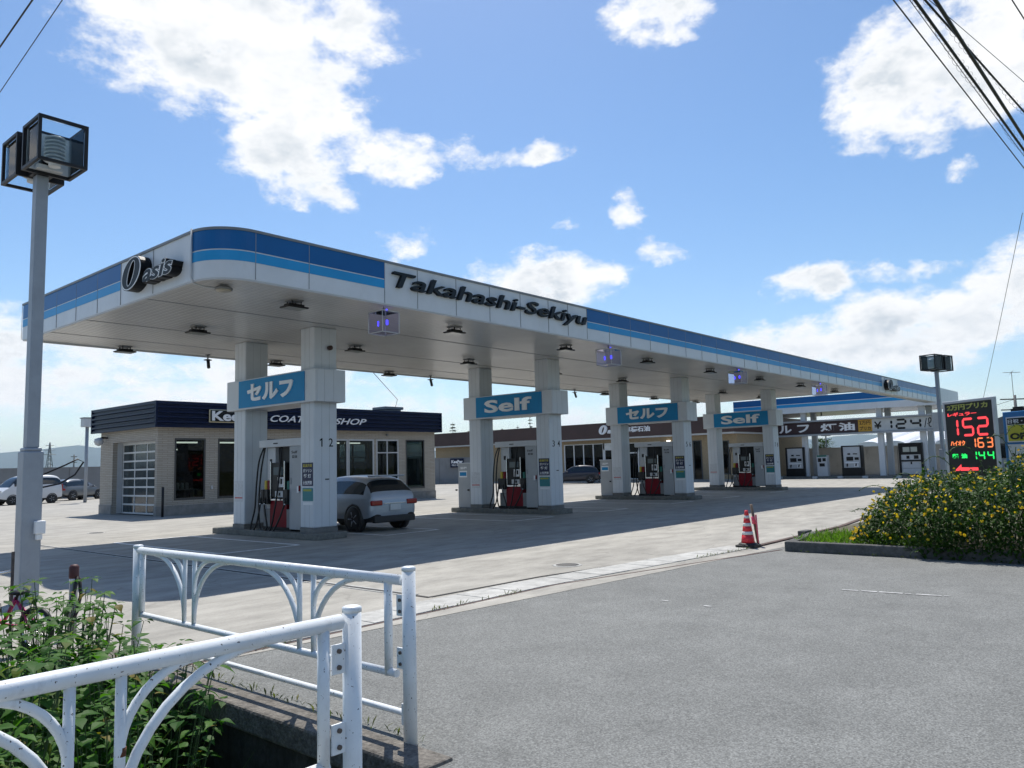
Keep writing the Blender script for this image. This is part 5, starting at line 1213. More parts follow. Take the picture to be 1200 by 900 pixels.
# long arching shoots that stick out of the outline
for (x, y, ang, ln, h) in ((15.8, 4.0, 95, 0.8, 1.15), (16.0, 3.6, 80, 0.7, 1.4), (15.2, 4.2, 120, 0.6, 0.7), (16.0, 2.6, 100, 0.7, 1.95), (16.2, 2.2, 70, 0.6, 2.15), (15.8, 3.0, 120, 0.7, 1.75), (16.2, 1.6, 80, 0.6, 2.3), (16.4, 1.2, 45, 0.5, 2.5), (16.3, 1.9, 100, 0.5, 2.35), (16.3, 1.0, 60, 0.4, 2.6)):
    a = R(ang); rtp = Vector((x, y, 0.12)); tip = rtp+Vector((math.cos(a)*ln*.6, math.sin(a)*ln*.6, h)); tip2 = rtp+Vector((math.cos(a)*ln, math.sin(a)*ln, h*0.8)); ctl = rtp+Vector((0, 0, h*.8)); P = []
    for i in range(21):
        u = i/20; P.append((1-u)**3*rtp+3*(1-u)**2*u*ctl+3*(1-u)*u*u*tip+u**3*tip2)
    sb_.tube(P[::2], 0.006, 4, cap=False)
    for i in range(5, 21):
        for q in range(2):
            leaf(lb, P[i]-ko, Vector((random.uniform(-1, 1), random.uniform(-1, 1), random.uniform(-.2, .4))), Vector((0, 0, 1)), random.uniform(0.05, 0.08), 0.035, segs=2)
for bm_, nm, m_ in ((lb, 'foliage', KLEAF), (fb, 'flowers', KFLOW)):
    me = bpy.data.meshes.new(nm); bm_.to_mesh(me); bm_.free(); me.materials.append(m_); o = bpy.data.objects.new(nm, me); COL.objects.link(o); o.parent = ks_
    if nm == 'flowers': o['kind'] = 'stuff'
sb_.build('branches', STEMG, ks_, fix=False)
# weeds and grass at the kerb end
WEED = leafmat('weed_leaf', (0.06, 0.13, 0.015), (0.13, 0.21, 0.03), 0.4)
bm = bmesh.new()
for k in range(1300):
    y = random.uniform(3.6, 5.7)-max(0, random.random()-.6); x = random.uniform(14.42, 16.2)
    if y > 5.55 and x < 14.6: continue
    p = Vector((x, y, 0.11)); d = Vector((random.uniform(-.7, .7), random.uniform(-.7, .7), 1))
    leaf(bm, p, d, Vector((random.uniform(-1, 1), random.uniform(-1, 1), 0.1)), random.uniform(0.08, 0.24), random.uniform(0.012, 0.03), segs=2, droop=0.4)
me = bpy.data.meshes.new('kerb_grass'); bm.to_mesh(me); bm.free(); me.materials.append(WEED); o = bpy.data.objects.new('kerb_grass', me); COL.objects.link(o); T(o, 'bright green grass and weeds behind the kerb beside the yellow bush', 'grass', kind='stuff')

bm = bmesh.new(); random.seed(31)
for k in range(420):
    if k < 170: x = random.choice((random.uniform(3.5, 4.6), random.uniform(6.5, 8.2), random.uniform(12.5, 14.4))); y = 6.94-1.1*max(0, (x-3.2)/11.4-0.5)+random.gauss(0, .02)
    elif k < 300: x = 14.17+random.gauss(0, .02); y = random.uniform(-1, 5.6)
    else: x = 3.44+random.gauss(0, .03); y = random.uniform(3.75, 7.5)
    leaf(bm, Vector((x, y, 0.0)), Vector((random.uniform(-1, 1), random.uniform(-1, 1), .9)), Vector((0, 0, 1)), random.uniform(.03, .09), random.uniform(.008, .018), segs=2)
me = bpy.data.meshes.new('seam_weeds'); bm.to_mesh(me); bm.free(); me.materials.append(leafmat('seam_weed', (0.05, 0.08, 0.015), (0.14, 0.13, 0.05), 0.3)); o = bpy.data.objects.new('seam_weeds', me); COL.objects.link(o); T(o, 'tiny weeds growing in the joints along the gutter, kerb and coping', 'weeds', kind='stuff')

# ------------------------------------------------------------------ white railings round the ditch
RAILW = mat('railing_paint', (0.74, 0.77, 0.79), 0.45, var=0.07, scale=5, dirt=0.25, dirt_col=(0.16, 0.12, 0.09), bump=0.06, bscale=90)
nt, N, L, bs = nodes_of(RAILW)
vo = N.new('ShaderNodeTexNoise'); vo.inputs['Scale'].default_value = 75; vo.inputs['Detail'].default_value = 2; tco = N.new('ShaderNodeTexCoord'); L.new(tco.outputs['Object'], vo.inputs['Vector'])
mrn = N.new('ShaderNodeMapRange'); mrn.inputs[1].default_value = 0.685; mrn.inputs[2].default_value = 0.72; L.new(vo.outputs['Fac'], mrn.inputs[0])
mxn = N.new('ShaderNodeMix'); mxn.data_type = 'RGBA'; L.new(mrn.outputs[0], mxn.inputs[0]); L.new(bs.inputs['Base Color'].links[0].from_socket, mxn.inputs[6]); mxn.inputs[7].default_value = (0.045, 0.03, 0.025, 1)
L.new(mxn.outputs[2], bs.inputs['Base Color'])
BOLT = mat('bolt_steel', (0.12, 0.10, 0.09), 0.5, 0.5)
RUST = mat('rust', (0.10, 0.035, 0.015), 0.9, var=0.3, scale=30)
def railing(name, label, p, d, posts, u0, u1, motifs, ztop, zlow, end_u, flip_r=0.72, lowpipe=None, rise=0.0):
    """d: direction of the railing; u: metres along d from p"""
    p, d = Vector((*p, 0)), Vector((*d, 0)).normalized(); nv = Vector((-d.y, d.x, 0))
    t = E(name, label, 'railing', p)
    P = lambda u, z, off=0.0: p+d*u+nv*off+Vector((0, 0, z))
    for (u, zb, zt) in posts:
        b = B(p); b.tube([P(u, zb), P(u, zt)], 0.043, 16); b.lathe([(0.0445, zt-0.012), (0.0445, zt+0.010), (0.03, zt+0.016), (0.0, zt+0.018)], P(u, 0)+Vector((0, 0, 0)), 16)
        po = b.build('post', RAILW, t)
        for z0 in (zlow+0.10, ztop-0.16):
            for s in ((1, -1) if u not in (posts[0][0], posts[-1][0]) else ((1,) if u == posts[0][0] else (-1,))) if len(posts) > 1 else (1, -1):
                b = B(p); e = 0.012
                A = [P(u+s*0.035, z0-.065, -e/2), P(u+s*0.115, z0-.065, -e/2), P(u+s*0.115, z0-.065, e/2), P(u+s*0.035, z0-.065, e/2)]
                b.prism([(q.x, q.y) for q in A], z0-.065, z0+.065); pl_ = b.build('bracket', RAILW, po, bevel=0.003)
                b = B(p)
                for zz in (-.035, .035): b.tube([P(u+s*0.078, z0+zz, -0.016), P(u+s*0.078, z0+zz, 0.016)], 0.011, 8)
                b.build('bolt', BOLT, po)
    b = B(p); b.tube([P(u0, ztop), P(u1, ztop)], 0.034, 16); b.lathe([(0, 0)], n=3) if False else None; b.build('top_rail', RAILW, t)
    b = B(p); b.tube([P(u0+.07, zlow), P(u1-.07, zlow)], 0.025, 14); b.build('lower_rail', RAILW, t)
    for u in end_u:
        b = B(p); b.tube([P(u, zlow-.02), P(u, ztop-.02)], 0.027, 14); b.build('end_upright', RAILW, t)
    def arc(ua, za, ub, zb_, r):
        n = 10; pts = []
        for k in range(n+1):
            a = math.pi/2*k/n; pts.append(P(ua+(ub-ua)*(1-math.cos(a)), za+(zb_-za)*math.sin(a)))
        b = B(p); b.tube(pts, r, 12); return b
    for uc, w in motifs:
        for s in (-1, 1):
            b = B(p); b.tube([P(uc+s*w, zlow), P(uc+s*w, ztop)], 0.019, 12); b.build('upright', RAILW, t)
            arc(uc+s*w, zlow+0.05, uc+s*(w+flip_r*0.78), ztop-0.02, 0.019).build('long_arch', RAILW, t)
            sa = arc(uc+s*w, zlow+0.30, uc+s*(w+flip_r*0.40), ztop-0.02, 0.017).build('short_arch', RAILW, t)
            if len(motifs) == 1 and s < 0: b = B(p); b.tube([P(uc+s*(w+.001), zlow+.295), P(uc+s*(w+.003), zlow+.325)], 0.0197, 10); b.build('rust_spot', RUST, sa)
    if lowpipe:
        u_a, u_b, z = lowpipe
        b = B(p); b.tube([P(u_a, z, 0.09), P(u_b-0.16, z, 0.09), P(u_b-0.10, z, 0.07), P(u_b-.03, z, 0.05)], 0.021, 12); lpp = b.build('ground_pipe', RAILW, t)
        b = B(p); A = [P(u_b-.12, 0, 0.05), P(u_b+0.0, 0, 0.044), P(u_b+0.0, 0, 0.056), P(u_b-.12, 0, 0.062)]; b.prism([(q.x, q.y) for q in A], z-.06, z+.07); b.build('flange', RAILW, lpp)
        b = B(p); b.tube([P(u_b-.05, z, 0.03), P(u_b-.05, z, 0.09)], 0.014, 8); b.build('bolt', CHROME, lpp)
    return t
railing('railing', 'white tube railing with arches along the asphalt, seen behind the near railing', (3.38, 7.62), (0, -1), [(0, -0.02, 1.02), (3.82, -0.02, 1.06)], 0.02, 3.77, [(1.00, 0.085), (2.72, 0.085)], 0.985, 0.40, (0.10, 3.62), lowpipe=(0.6, 3.80, 0.13))
railing('railing', 'nearest white tube railing with arches and rust spots, running out of the bottom left corner', (2.27, 2.94), (-1, 0), [(0, -0.3, 1.065), (3.0, -0.3, 1.065), (6.0, -0.3, 1.065)], 0.065, 2.95, [(1.10, 0.085)], 1.02, 0.42, (0.155, 2.85), 0.72)

# ------------------------------------------------------------------ leafy plants growing out of the ditch
PLEAF = leafmat('ditch_leaf', (0.022, 0.080, 0.009), (0.07, 0.165, 0.02), 0.33, 0.035)
PLEAF2 = leafmat('pale_leaf', (0.05, 0.10, 0.012), (0.13, 0.17, 0.025), 0.38)
def make_plant(seed, h, nst, leafsize, spread, m=None):
    random.seed(seed)
    t = E('leafy_plant', 'x', 'plant'); lb, sb_ = bmesh.new(), B()
    for k in range(nst):
        a = random.uniform(0, 2*math.pi); r_ = random.uniform(0.2, 1)*spread; hh = h*random.uniform(0.7, 1.0)
        P = [Vector((math.cos(a)*(0.04+r_*u**1.6), math.sin(a)*(0.04+r_*u**1.6), hh*u)) for u in [i/9 for i in range(10)]]
        sb_.tube(P, 0.008, 5, cap=False, r1=0.003)
        ph = random.uniform(0, 6)
        for i in range(2, 10):
            for q in range(2 if i < 9 else 4):
                aa = ph+i*2.4+q*math.pi*(1 if i < 9 else .5); d = Vector((math.cos(aa), math.sin(aa), random.uniform(-0.1, 0.45)))
                s_ = leafsize*random.uniform(0.65, 1.15)*(1.0 if i < 7 else 0.75)
                st_ = P[i]; en = st_+d*0.35*s_
                leaf(lb, en, d+Vector((0, 0, -0.15)), Vector((random.uniform(-.2, .2), random.uniform(-.2, .2), 1)), s_, s_*random.uniform(0.6, 0.80), fold=0.16, droop=random.uniform(.2, .6), segs=5)
                if q == 0: sb_.tube([st_, en], 0.0025, 3, cap=False)
    me = bpy.data.meshes.new('leaves'); lb.to_mesh(me); lb.free(); me.materials.append(m or PLEAF); o = bpy.data.objects.new('leaves', me); COL.objects.link(o); o.parent = t
    sb_.build('stems', STEMG, t, fix=False)
    return t
protos = [make_plant(100+k, 2.0+0.10*k, 11, 0.125, 0.40, PLEAF2 if k == 4 else None) for k in range(5)]
random.seed(55)
DLAB = 'bushy green weed with broad pointed leaves growing in the ditch behind the near railing'
used = set()
spots = []
yy = 3.35
while yy < 8.0:
    xx = -0.7
    while xx < 2.75:
        spots.append((xx+random.uniform(-.16, .16), yy+random.uniform(-.16, .16))); xx += 0.43
    yy += 0.42
for (x, y) in spots:
    # the lower right of the ditch stays bare in front of the wall
    if x > 2.35 and y < 5.4: continue
    if x > 1.75 and y < 4.3: continue
    k = random.choice((0, 1, 2, 3, 0, 1, 2, 3, 4))
    t = protos[k] if k not in used else copy_tree(protos[k])
    used.add(k)
    s = random.uniform(0.92, 1.10)
    if y > 7.2: s *= 1.0
    t.location = (x, y, -1.6); t.scale = (s, s, s*random.uniform(.95, 1.08)); t.rotation_euler = (0, 0, random.uniform(0, 6.28)); t['label'] = DLAB; t['group'] = 'weeds filling the ditch'
for k in range(5):
    if k not in used: protos[k].location = (0.5+k*0.3, 5, -1.6); protos[k]['label'] = DLAB; protos[k]['group'] = 'weeds filling the ditch'
for k, (x, y) in enumerate(((2.75, 5.7), (2.8, 6.3), (2.75, 6.9), (2.85, 7.5), (2.3, 7.7), (1.9, 7.8), (1.5, 7.7), (2.5, 6.6), (2.35, 5.9))):
    t = copy_tree(protos[k % 4], loc=(x, y, -1.6), rotz=k*1.3, label=DLAB); t.scale = (.95, .95, 1.04 if y > 6.5 else .93)
for (sd_, x, y, h, n_, ls, lab) in ((7, 3.0, 7.2, 2.35, 1, 0.13, 'tall single stemmed weed poking up in front of the far railing'), (8, 2.55, 7.55, 2.05, 3, 0.17, 'large leaved weed in front of the wheel and the striped post'), (9, 2.75, 6.2, 1.8, 3, 0.15, 'weed leaning over the ditch edge beside the ground pipe')):
    t = make_plant(sd_, h, n_, ls, 0.12); t.location = (x, y, -1.6); t['label'] = lab
def grass_tuft(seed, x, y, h, lab):
    random.seed(seed); t = E('grass_tuft', lab, 'grass', (x, y, -1.6), group='grass tufts in the ditch'); bm = bmesh.new()
    for k in range(46):
        a = random.uniform(0, 6.28); q = random.uniform(.1, .55)
        leaf(bm, Vector((random.uniform(-.05, .05), random.uniform(-.05, .05), 0)), Vector((math.cos(a)*q, math.sin(a)*q, 1)), Vector((math.cos(a), math.sin(a), .2)), h*random.uniform(.7, 1.1), .028, segs=5, droop=random.uniform(-.5, -.1))
    me = bpy.data.meshes.new('blades'); bm.to_mesh(me); bm.free(); me.materials.append(PLEAF2); o = bpy.data.objects.new('blades', me); COL.objects.link(o); o.parent = t
for k, (x, y, h) in enumerate(((2.55, 6.05, 1.75), (2.2, 7.3, 1.95), (1.5, 6.6, 1.95), (2.35, 5.2, 1.45), (1.2, 5.2, 1.8), (1.8, 5.6, 1.75))):
    grass_tuft(600+k, x, y, h, 'tuft of long pale grass among the broad leaved weeds in the ditch')
random.seed(77)
t = make_plant(12, 1.35, 6, 0.14, 0.35, PLEAF2); t.location = (2.25, 4.55, -1.6); t['label'] = 'pale yellow green weed low in the ditch against the dark wall'

# ------------------------------------------------------------------ post, child's bicycle and box by the lamp post
t = E('bollard', 'grey post with dark red top and a black strap tied round it', 'post', (3.42, 9.25, 0))
b = B(); b.tube([(0, 0, -0.02), (0, 0, 0.60)], 0.042, 14); b.build('post_pipe', mat('post_grey', (0.28, 0.28, 0.28), 0.6, var=0.15, scale=8), t)
b = B(); b.lathe([(0.046, 0.60), (0.05, 0.62), (0.05, 0.72), (0.035, 0.745), (0, 0.75)], n=14); b.build('post_cap', mat('dull_maroon', (0.07, 0.02, 0.02), 0.6, var=0.2), t)
b = B(); b.lathe([(0.044, 0.57), (0.044, 0.60)], n=14); b.build('reflector_band', LETWHITE, t)
b = B(); b.tube([(0.02, -0.055, 0.62), (-0.02, -0.065, 0.45), (-0.06, -0.05, 0.28), (-0.12, -0.03, 0.12), (-0.13, 0, 0.02)], 0.02, 6); b.tube([(0.05, -0.02, 0.60), (0.065, -0.03, 0.42), (0.02, -0.06, 0.25), (-0.05, -0.055, 0.1)], 0.018, 6); b.build('strap', RUBBER, t)
PINK = mat('pink_paint', (0.50, 0.03, 0.13), 0.4)
bk = E('child_bicycle', 'small pink child bicycle with black wheels and wire basket leaning by the lamp post', 'bicycle', (2.70, 9.05, 0), R(-66))
def wheel_at(c, r):
    b = B()
    n = 28; pts = [Vector(c)+Vector((math.cos(2*math.pi*k/n)*r, 0, math.sin(2*math.pi*k/n)*r)) for k in range(n+1)]
    b.tube(pts, 0.024, 8, cap=False); w_ = b.build('wheel', RUBBER, bk)
    b = B(); n = 28; pts = [Vector(c)+Vector((math.cos(2*math.pi*k/n)*(r-.03), 0, math.sin(2*math.pi*k/n)*(r-.03))) for k in range(n+1)]; b.tube(pts, 0.01, 6, cap=False)
    for k in range(14):
        a = 2*math.pi*k/14; b.tube([Vector(c), Vector(c)+Vector((math.cos(a)*(r-.03), 0, math.sin(a)*(r-.03)))], 0.0025, 4)
    b.tube([Vector(c)-Vector((0, .04, 0)), Vector(c)+Vector((0, .04, 0))], 0.018, 8); b.build('rim', CHROME, w_)
wheel_at((0.42, 0, 0.22), 0.20); wheel_at((-0.36, 0, 0.22), 0.20)
b = B(); b.tube([(-0.30, 0, 0.56), (-0.22, 0, 0.42), (0.0, 0, 0.26), (0.16, 0, 0.5)], 0.018, 8); b.tube([(0.16, 0, 0.5), (0.42, 0.05, 0.22)], 0.012, 8); b.tube([(0.16, 0, 0.5), (0.42, -0.05, 0.22)], 0.012, 8); b.tube([(0.0, 0, 0.26), (0.42, 0.045, 0.22)], 0.012, 8); b.tube([(0.0, 0, 0.26), (0.16, 0, 0.52)], 0.016, 8); b.build('frame', PINK, bk)
b = B(); b.tube([(-0.29, 0, 0.62), (-0.36, 0.05, 0.24)], 0.014, 8); b.tube([(-0.29, 0, 0.62), (-0.36, -0.05, 0.24)], 0.014, 8); b.build('fork', PINK, bk)
b = B(); b.tube([(-0.38+0.24*math.cos(a), 0, 0.22+0.24*math.sin(a)) for a in [R(20+14*k) for k in range(11)]], 0.022, 8); b.build('mudguard', PINK, bk)
b = B(); b.tube([(-0.20, 0.24, 0.74), (-0.28, 0.1, 0.72), (-0.28, -0.1, 0.72), (-0.20, -0.24, 0.74)], 0.013, 8); b.tube([(-0.28, 0, 0.72), (-0.29, 0, 0.6)], 0.014, 8); b.build('handlebar', CHROME, bk)
b = B(); b.lathe([(0, 0.60), (0.08, 0.585), (0.09, 0.56), (0, 0.54)], (0.20, 0, 0), 14); b.tube([(0.16, 0, 0.5), (0.19, 0, 0.57)], 0.014, 8); b.build('saddle', BLACKM, bk)
b = B()
for k in range(7):
    u = -0.14+0.28*k/6
    for v0 in (-0.16, 0.16): b.tube([(-0.50+v0*.9, u*1.1, 0.50), (-0.50+v0, u*1.2, 0.74)], 0.004, 4)
    for v0 in (-0.14, 0.14): b.tube([(-0.50+u, v0*1.1, 0.50), (-0.50+u*1.1, v0*1.2, 0.74)], 0.004, 4)
for z in (0.50, 0.56, 0.62, 0.68, 0.74):
    q = 0.16+0.02*(z-.5)/.24
    b.tube([(-.5-q, -q, z), (-.5+q, -q, z), (-.5+q, q, z), (-.5-q, q, z), (-.5-q, -q, z)], 0.004 if z < .74 else .007, 4)
b.build('basket', MGREY, bk)
b = B(); b.lathe([(0, 0.52), (0.10, 0.54), (0.13, 0.68), (0.10, 0.82), (0.0, 0.90)], (-0.50, 0.0, 0), 12); b.build('black_cover', RUBBER, bk)
t = E('utility_box', 'weathered grey wooden box with a rusty top at the left edge', 'box', (2.35, 8.95, 0))
b = B(); b.box(-0.32, 0.22, -0.2, 0.25, -0.3, 0.42); b.build('box_body', mat('weathered_grey', (0.10, 0.11, 0.12), 0.85, var=0.3, scale=9, dirt=0.4), t, bevel=0.01)
b = B(); b.box(-0.34, 0.24, -0.22, 0.27, 0.42, 0.46); b.build('rusty_top', mat('rusty_top', (0.13, 0.09, 0.055), 0.9, var=0.4, scale=14), t, bevel=0.006)
t = E('mesh_stake', 'thin rusty steel stake standing before the lamp post', 'stake', (2.80, 9.15, 0)); b = B(); b.box(-0.012, 0.012, -0.012, 0.012, -0.3, 0.95); b.build('stake_bar', mat('stake_rust', (0.09, 0.075, 0.07), 0.8, var=0.3, scale=20), t)

# ------------------------------------------------------------------ beyond the station: trees, house, greenhouse, poles, hills
def at(az, dist, z=0.0): return Vector((math.sin(R(az))*dist, math.cos(R(az))*dist, z))
CONL = leafmat('conifer_needles', (0.012, 0.028, 0.012), (0.03, 0.05, 0.02), 0.1); TRUNK = mat('trunk_bark', (0.06, 0.045, 0.035), 0.9, var=0.3, scale=5)
def conifer(seed, loc, h, w, label, dens=1.0):
    random.seed(seed); t = E('conifer_tree', label, 'tree', loc, group='conifers behind the store'); lb, tb_ = bmesh.new(), B()
    tb_.tube([(0, 0, -0.1), (0, 0, h)], 0.16, 7, r1=0.02)
    z = h*0.25
    while z < h*0.99:
        u = 1-(z-h*0.25)/(h*0.75); ln0 = w*(0.05+0.85*u**0.9)
        for q in range(5):
            if random.random() < 0.15: continue
            a = random.uniform(0, 6.28); ln = ln0*random.uniform(.55, 1.1); e = Vector((math.cos(a)*ln, math.sin(a)*ln, z-ln*0.10)); s0 = Vector((0, 0, z))
            tb_.tube([s0, e], 0.03, 4, cap=False, r1=0.008)
            for i in range(int(34*dens)):
                v_ = random.uniform(0.12, 1); p = s0.lerp(e, v_)+Vector((random.uniform(-.1, .1), random.uniform(-.1, .1), random.uniform(-.12, .08)))*w*.25
                leaf(lb, p, Vector((math.cos(a)+random.uniform(-1, 1), math.sin(a)+random.uniform(-1, 1), random.uniform(-.5, .4))), Vector((0, 0, 1)), random.uniform(.5, 1.0)*w*.30*(0.35+0.65*u), .20*w*.30*(0.4+0.6*u), segs=2)
        z += h*0.055
    tb_.build('trunk', TRUNK, t, fix=False)
    me = bpy.data.meshes.new('crown'); lb.to_mesh(me); lb.free(); me.materials.append(CONL); o = bpy.data.objects.new('crown', me); COL.objects.link(o); o.parent = t
    return t
for k, (az, dist, h, w, lab) in enumerate(((45.0, 110, 7.8, 2.3, 'leftmost dark conifer behind the brown store, beside the coating shop'), (46.45, 112, 9.0, 2.3, 'tallest dark conifer left of the Self sign'), (48.6, 125, 7.6, 1.6, 'small conifer tip behind the second pillar pair'), (49.75, 128, 8.0, 1.5, 'thin conifer tip above the second fuel pump'), (50.65, 122, 9.4, 1.7, 'tall narrow conifer above the store roof under the Self sign'), (51.6, 122, 9.4, 2.2, 'conifer right of the tall narrow one above the store roof'), (55.2, 128, 7.7, 1.2, 'faint conifer tip above the store lettering'))):
    conifer(300+k, at(az, dist), h, w, lab)
HEDGE = leafmat('far_leaf', (0.02, 0.045, 0.012), (0.05, 0.085, 0.02), 0.2)
def round_tree(seed, loc, h, w, label, n=900):
    random.seed(seed); t = E('broadleaf_tree', label, 'tree', loc); lb, tb_ = bmesh.new(), B()
    tb_.tube([(0, 0, -.1), (0.1, 0, h*.45), (0, 0.1, h*.8)], 0.15, 7, r1=0.04)
    cl = [(Vector((random.uniform(-.6, .6)*w, random.uniform(-.6, .6)*w, h*random.uniform(.4, .85))), w*random.uniform(.3, .55)) for k in range(9)]
    for c, r_ in cl: tb_.tube([(0, 0, h*.35), c], 0.06, 5, cap=False, r1=.02)
    for i in range(n):
        c, r_ = random.choice(cl); d = Vector((random.gauss(0, 1), random.gauss(0, 1), random.gauss(0, 1))).normalized()
        leaf(lb, c+d*r_*random.uniform(.5, 1.05), d+Vector((random.uniform(-.6, .6), random.uniform(-.6, .6), 0)), Vector((0, 0, 1)), random.uniform(.25, .45), .2, segs=2)
    tb_.build('trunk', TRUNK, t, fix=False); me = bpy.data.meshes.new('crown'); lb.to_mesh(me); lb.free(); me.materials.append(HEDGE); o = bpy.data.objects.new('crown', me); COL.objects.link(o); o.parent = t
for k, (az, dist, h, w, lab) in enumerate(((67.9, 120, 4.0, 2.0, 'small green tree beyond the concrete wall, left of the kerosene pumps'), (70.6, 130, 4.4, 2.4, 'green tree over the concrete wall between two kerosene pumps'), (64.6, 100, 4.8, 2.6, 'green tree seen behind the farthest fuel pump'), (40.7, 85, 5.2, 2.2, 'green tree behind the coating shop, seen through its glass door'))):
    round_tree(400+k, at(az, dist), h, w, lab)
# pale glasshouse with arched white roof
gh = E('greenhouse', 'long white roofed greenhouse beyond the concrete wall at the right', 'greenhouse', (92, 12, 0))
o = gh.location; GHW = mat('white_film', (0.72, 0.73, 0.73), 0.4, var=0.08, scale=1.5)
for k in range(6):
    y0 = 12.0+k*2.6
    b = B(o); pr = [(y0, 2.6)]+[(y0+1.25-1.25*math.cos(math.pi*q/8), 2.6+0.55*math.sin(math.pi*q/8)) for q in range(1, 8)]+[(y0+2.5, 2.6)]
    for q in range(len(pr)-1):
        (ya, za), (yb_, zb_) = pr[q], pr[q+1]
        b.face([(90, ya, za), (90, yb_, zb_), (104, yb_, zb_+1.5), (104, ya, za+1.5)])
    b.face([(90, y, z) for y, z in pr]); b.build('roof_bay', GHW, gh)
b = B(o); b.box(90.1, 104, 12, 27.6, 0, 2.58); b.build('wall', GREYP, gh)
b = B(o)
for k in range(7): b.box(89.9, 90.06, 11.9+k*2.6, 12.1+k*2.6, 0, 2.6)
b.build('post', LGREY, gh)
hs = E('house', 'grey house with a dark roof between the price sign and the blue sign', 'house', (69.7, 7.0, 0))
o = hs.location
b = B(o); b.box(68, 78, 5.5, 12.4, 0, 3.0); b.build('wall', mat('house_wall', (0.33, 0.34, 0.36), 0.7, var=0.1), hs)
b = B(o); b.prism([(5.0, 3.0), (12.9, 3.0), (12.9, 3.25), (9.0, 4.7), (5.0, 3.25)], 67.5, 78.5, 'x'); b.build('roof', mat('house_roof', (0.16, 0.165, 0.175), 0.6, var=0.15), hs)
b = B(o); b.box(67.96, 68, 9.9, 11.6, 1.2, 2.3); b.build('window', CGLASS, hs)
def upole(az, dist, h, lab, arm=1.6, r=0.14):
    t = E('utility_pole', lab, 'utility pole', at(az, dist))
    b = B(); b.tube([(0, 0, -.1), (0, 0, h)], r, 8, r1=r*.7); b.build('pole_shaft', mat('pole_concrete', (0.16, 0.16, 0.155), 0.8), t)
    b = B()
    for z in (h-.3, h-1.1): b.tube([(-arm/2*.65, arm/2*.76, z), (arm/2*.65, -arm/2*.76, z)], 0.05, 6)
    b.build('cross_arm', BLACKM, t); return t
upole(71.15, 125, 5.8, 'small dark utility pole above the concrete wall near the kerosene pumps', 1.4)
upole(66.9, 120, 9.5, 'thin utility pole left of the kerosene pumps', 0.5, 0.12)
upole(82.2, 70, 5.9, 'utility pole with cross arms behind the blue sign', 2.2)
upole(20.1, 130, 4.8, 'thin utility pole beyond the grey wall left of the coating shop', 0.9, .12)
an = E('roof_antenna', 'thin television antenna mast above the house roof at the right', 'antenna', (69.6, 9.6, 4.4)); b = B(); b.tube([(0, 0, 0), (0, 0, 3.3)], .02, 5); b.build('mast', BLACKM, an); b = B(); b.tube([(-.4, .5, 3.25), (.4, -.5, 3.25)], .018, 5); b.tube([(-.1, .13, 3.1), (.1, -.13, 3.4)], .012, 4); b.build('boom', BLACKM, an)
tw = E('transmission_tower', 'distant lattice transmission tower left of the coating shop', 'pylon', at(18.75, 420))
b = B(); hT = 17.5
for sx in (-1, 1):
    for s2 in (-1, 1): b.tube([(sx*1.7, s2*1.7, 0), (sx*.45, s2*.45, hT*.72), (sx*.12, s2*.12, hT)], .13, 4)
for k in range(9):
    z0, z1 = hT*k/10, hT*(k+1)/10; w0, w1 = 1.7*(1-.95*z0/hT), 1.7*(1-.95*z1/hT)
    for s2 in (-1, 1): b.tube([(-w0, s2*w0, z0), (w1, s2*w1, z1)], .07, 4); b.tube([(w0, s2*w0, z0), (-w1, s2*w1, z1)], .07, 4)
b.build('lattice', MGREY, tw)
b = B()
for z, w in ((hT*.68, 2.6), (hT*.80, 2.2), (hT*.92, 1.7)): b.tube([(-w*.95, w*.3, z), (w*.95, -w*.3, z)], .12, 4)
b.build('cross_arm', MGREY, tw)
# hills
HILL = ground_mat('forest_hills', (0.035, 0.055, 0.03), 0.2, 0.2, 0.004, 0.03, 0.2, 0.95, 0.0)
def ridge(name, az0, az1, dist, prof, seed, depth):
    random.seed(seed); b = B(); n = 90; rows = []
    ph = [(random.uniform(2, 30), random.uniform(0, 6.28), random.uniform(.2, 1)) for k in range(9)]
    for i in range(n+1):
        az = az0+(az1-az0)*i/n; e = prof(az)+sum(.045*w*math.sin(f*R(az)*6+p_) for f, p_, w in ph)
        hgt = max(5, math.tan(R(max(e, .05)))*dist)
        rows.append([b.v(at(az, dist-depth*.5, -2)), b.v(at(az, dist-depth*.22, hgt*.5*(1+.1*math.sin(az*9)))), b.v(at(az, dist, hgt)), b.v(at(az, dist+depth*.6, -2))])
    for i in range(n):
        for k in range(3): f = b.bm.faces.new((rows[i][k], rows[i+1][k], rows[i+1][k+1], rows[i][k+1])); f.smooth = True
    b.build(name, HILL, kind='structure')
def bump(az, c, w, h): return h*math.exp(-((az-c)/w)**2)
ridge('hills', -25, 60, 18500, lambda a: 1.05+bump(a, 19.5, 4.5, .75)+bump(a, 23, 2, .25)+bump(a, 34, 9, .2), 5, 3500)
ridge('hills', 60, 130, 17500, lambda a: .75+bump(a, 72.5, 2.2, .55)+bump(a, 76, 2, .5)+bump(a, 90, 9, .5), 6, 3000)
ridge('far_mountains', -25, 130, 23000, lambda a: .75+bump(a, 16, 6, .5)+bump(a, 70, 6, .4), 8, 3000)

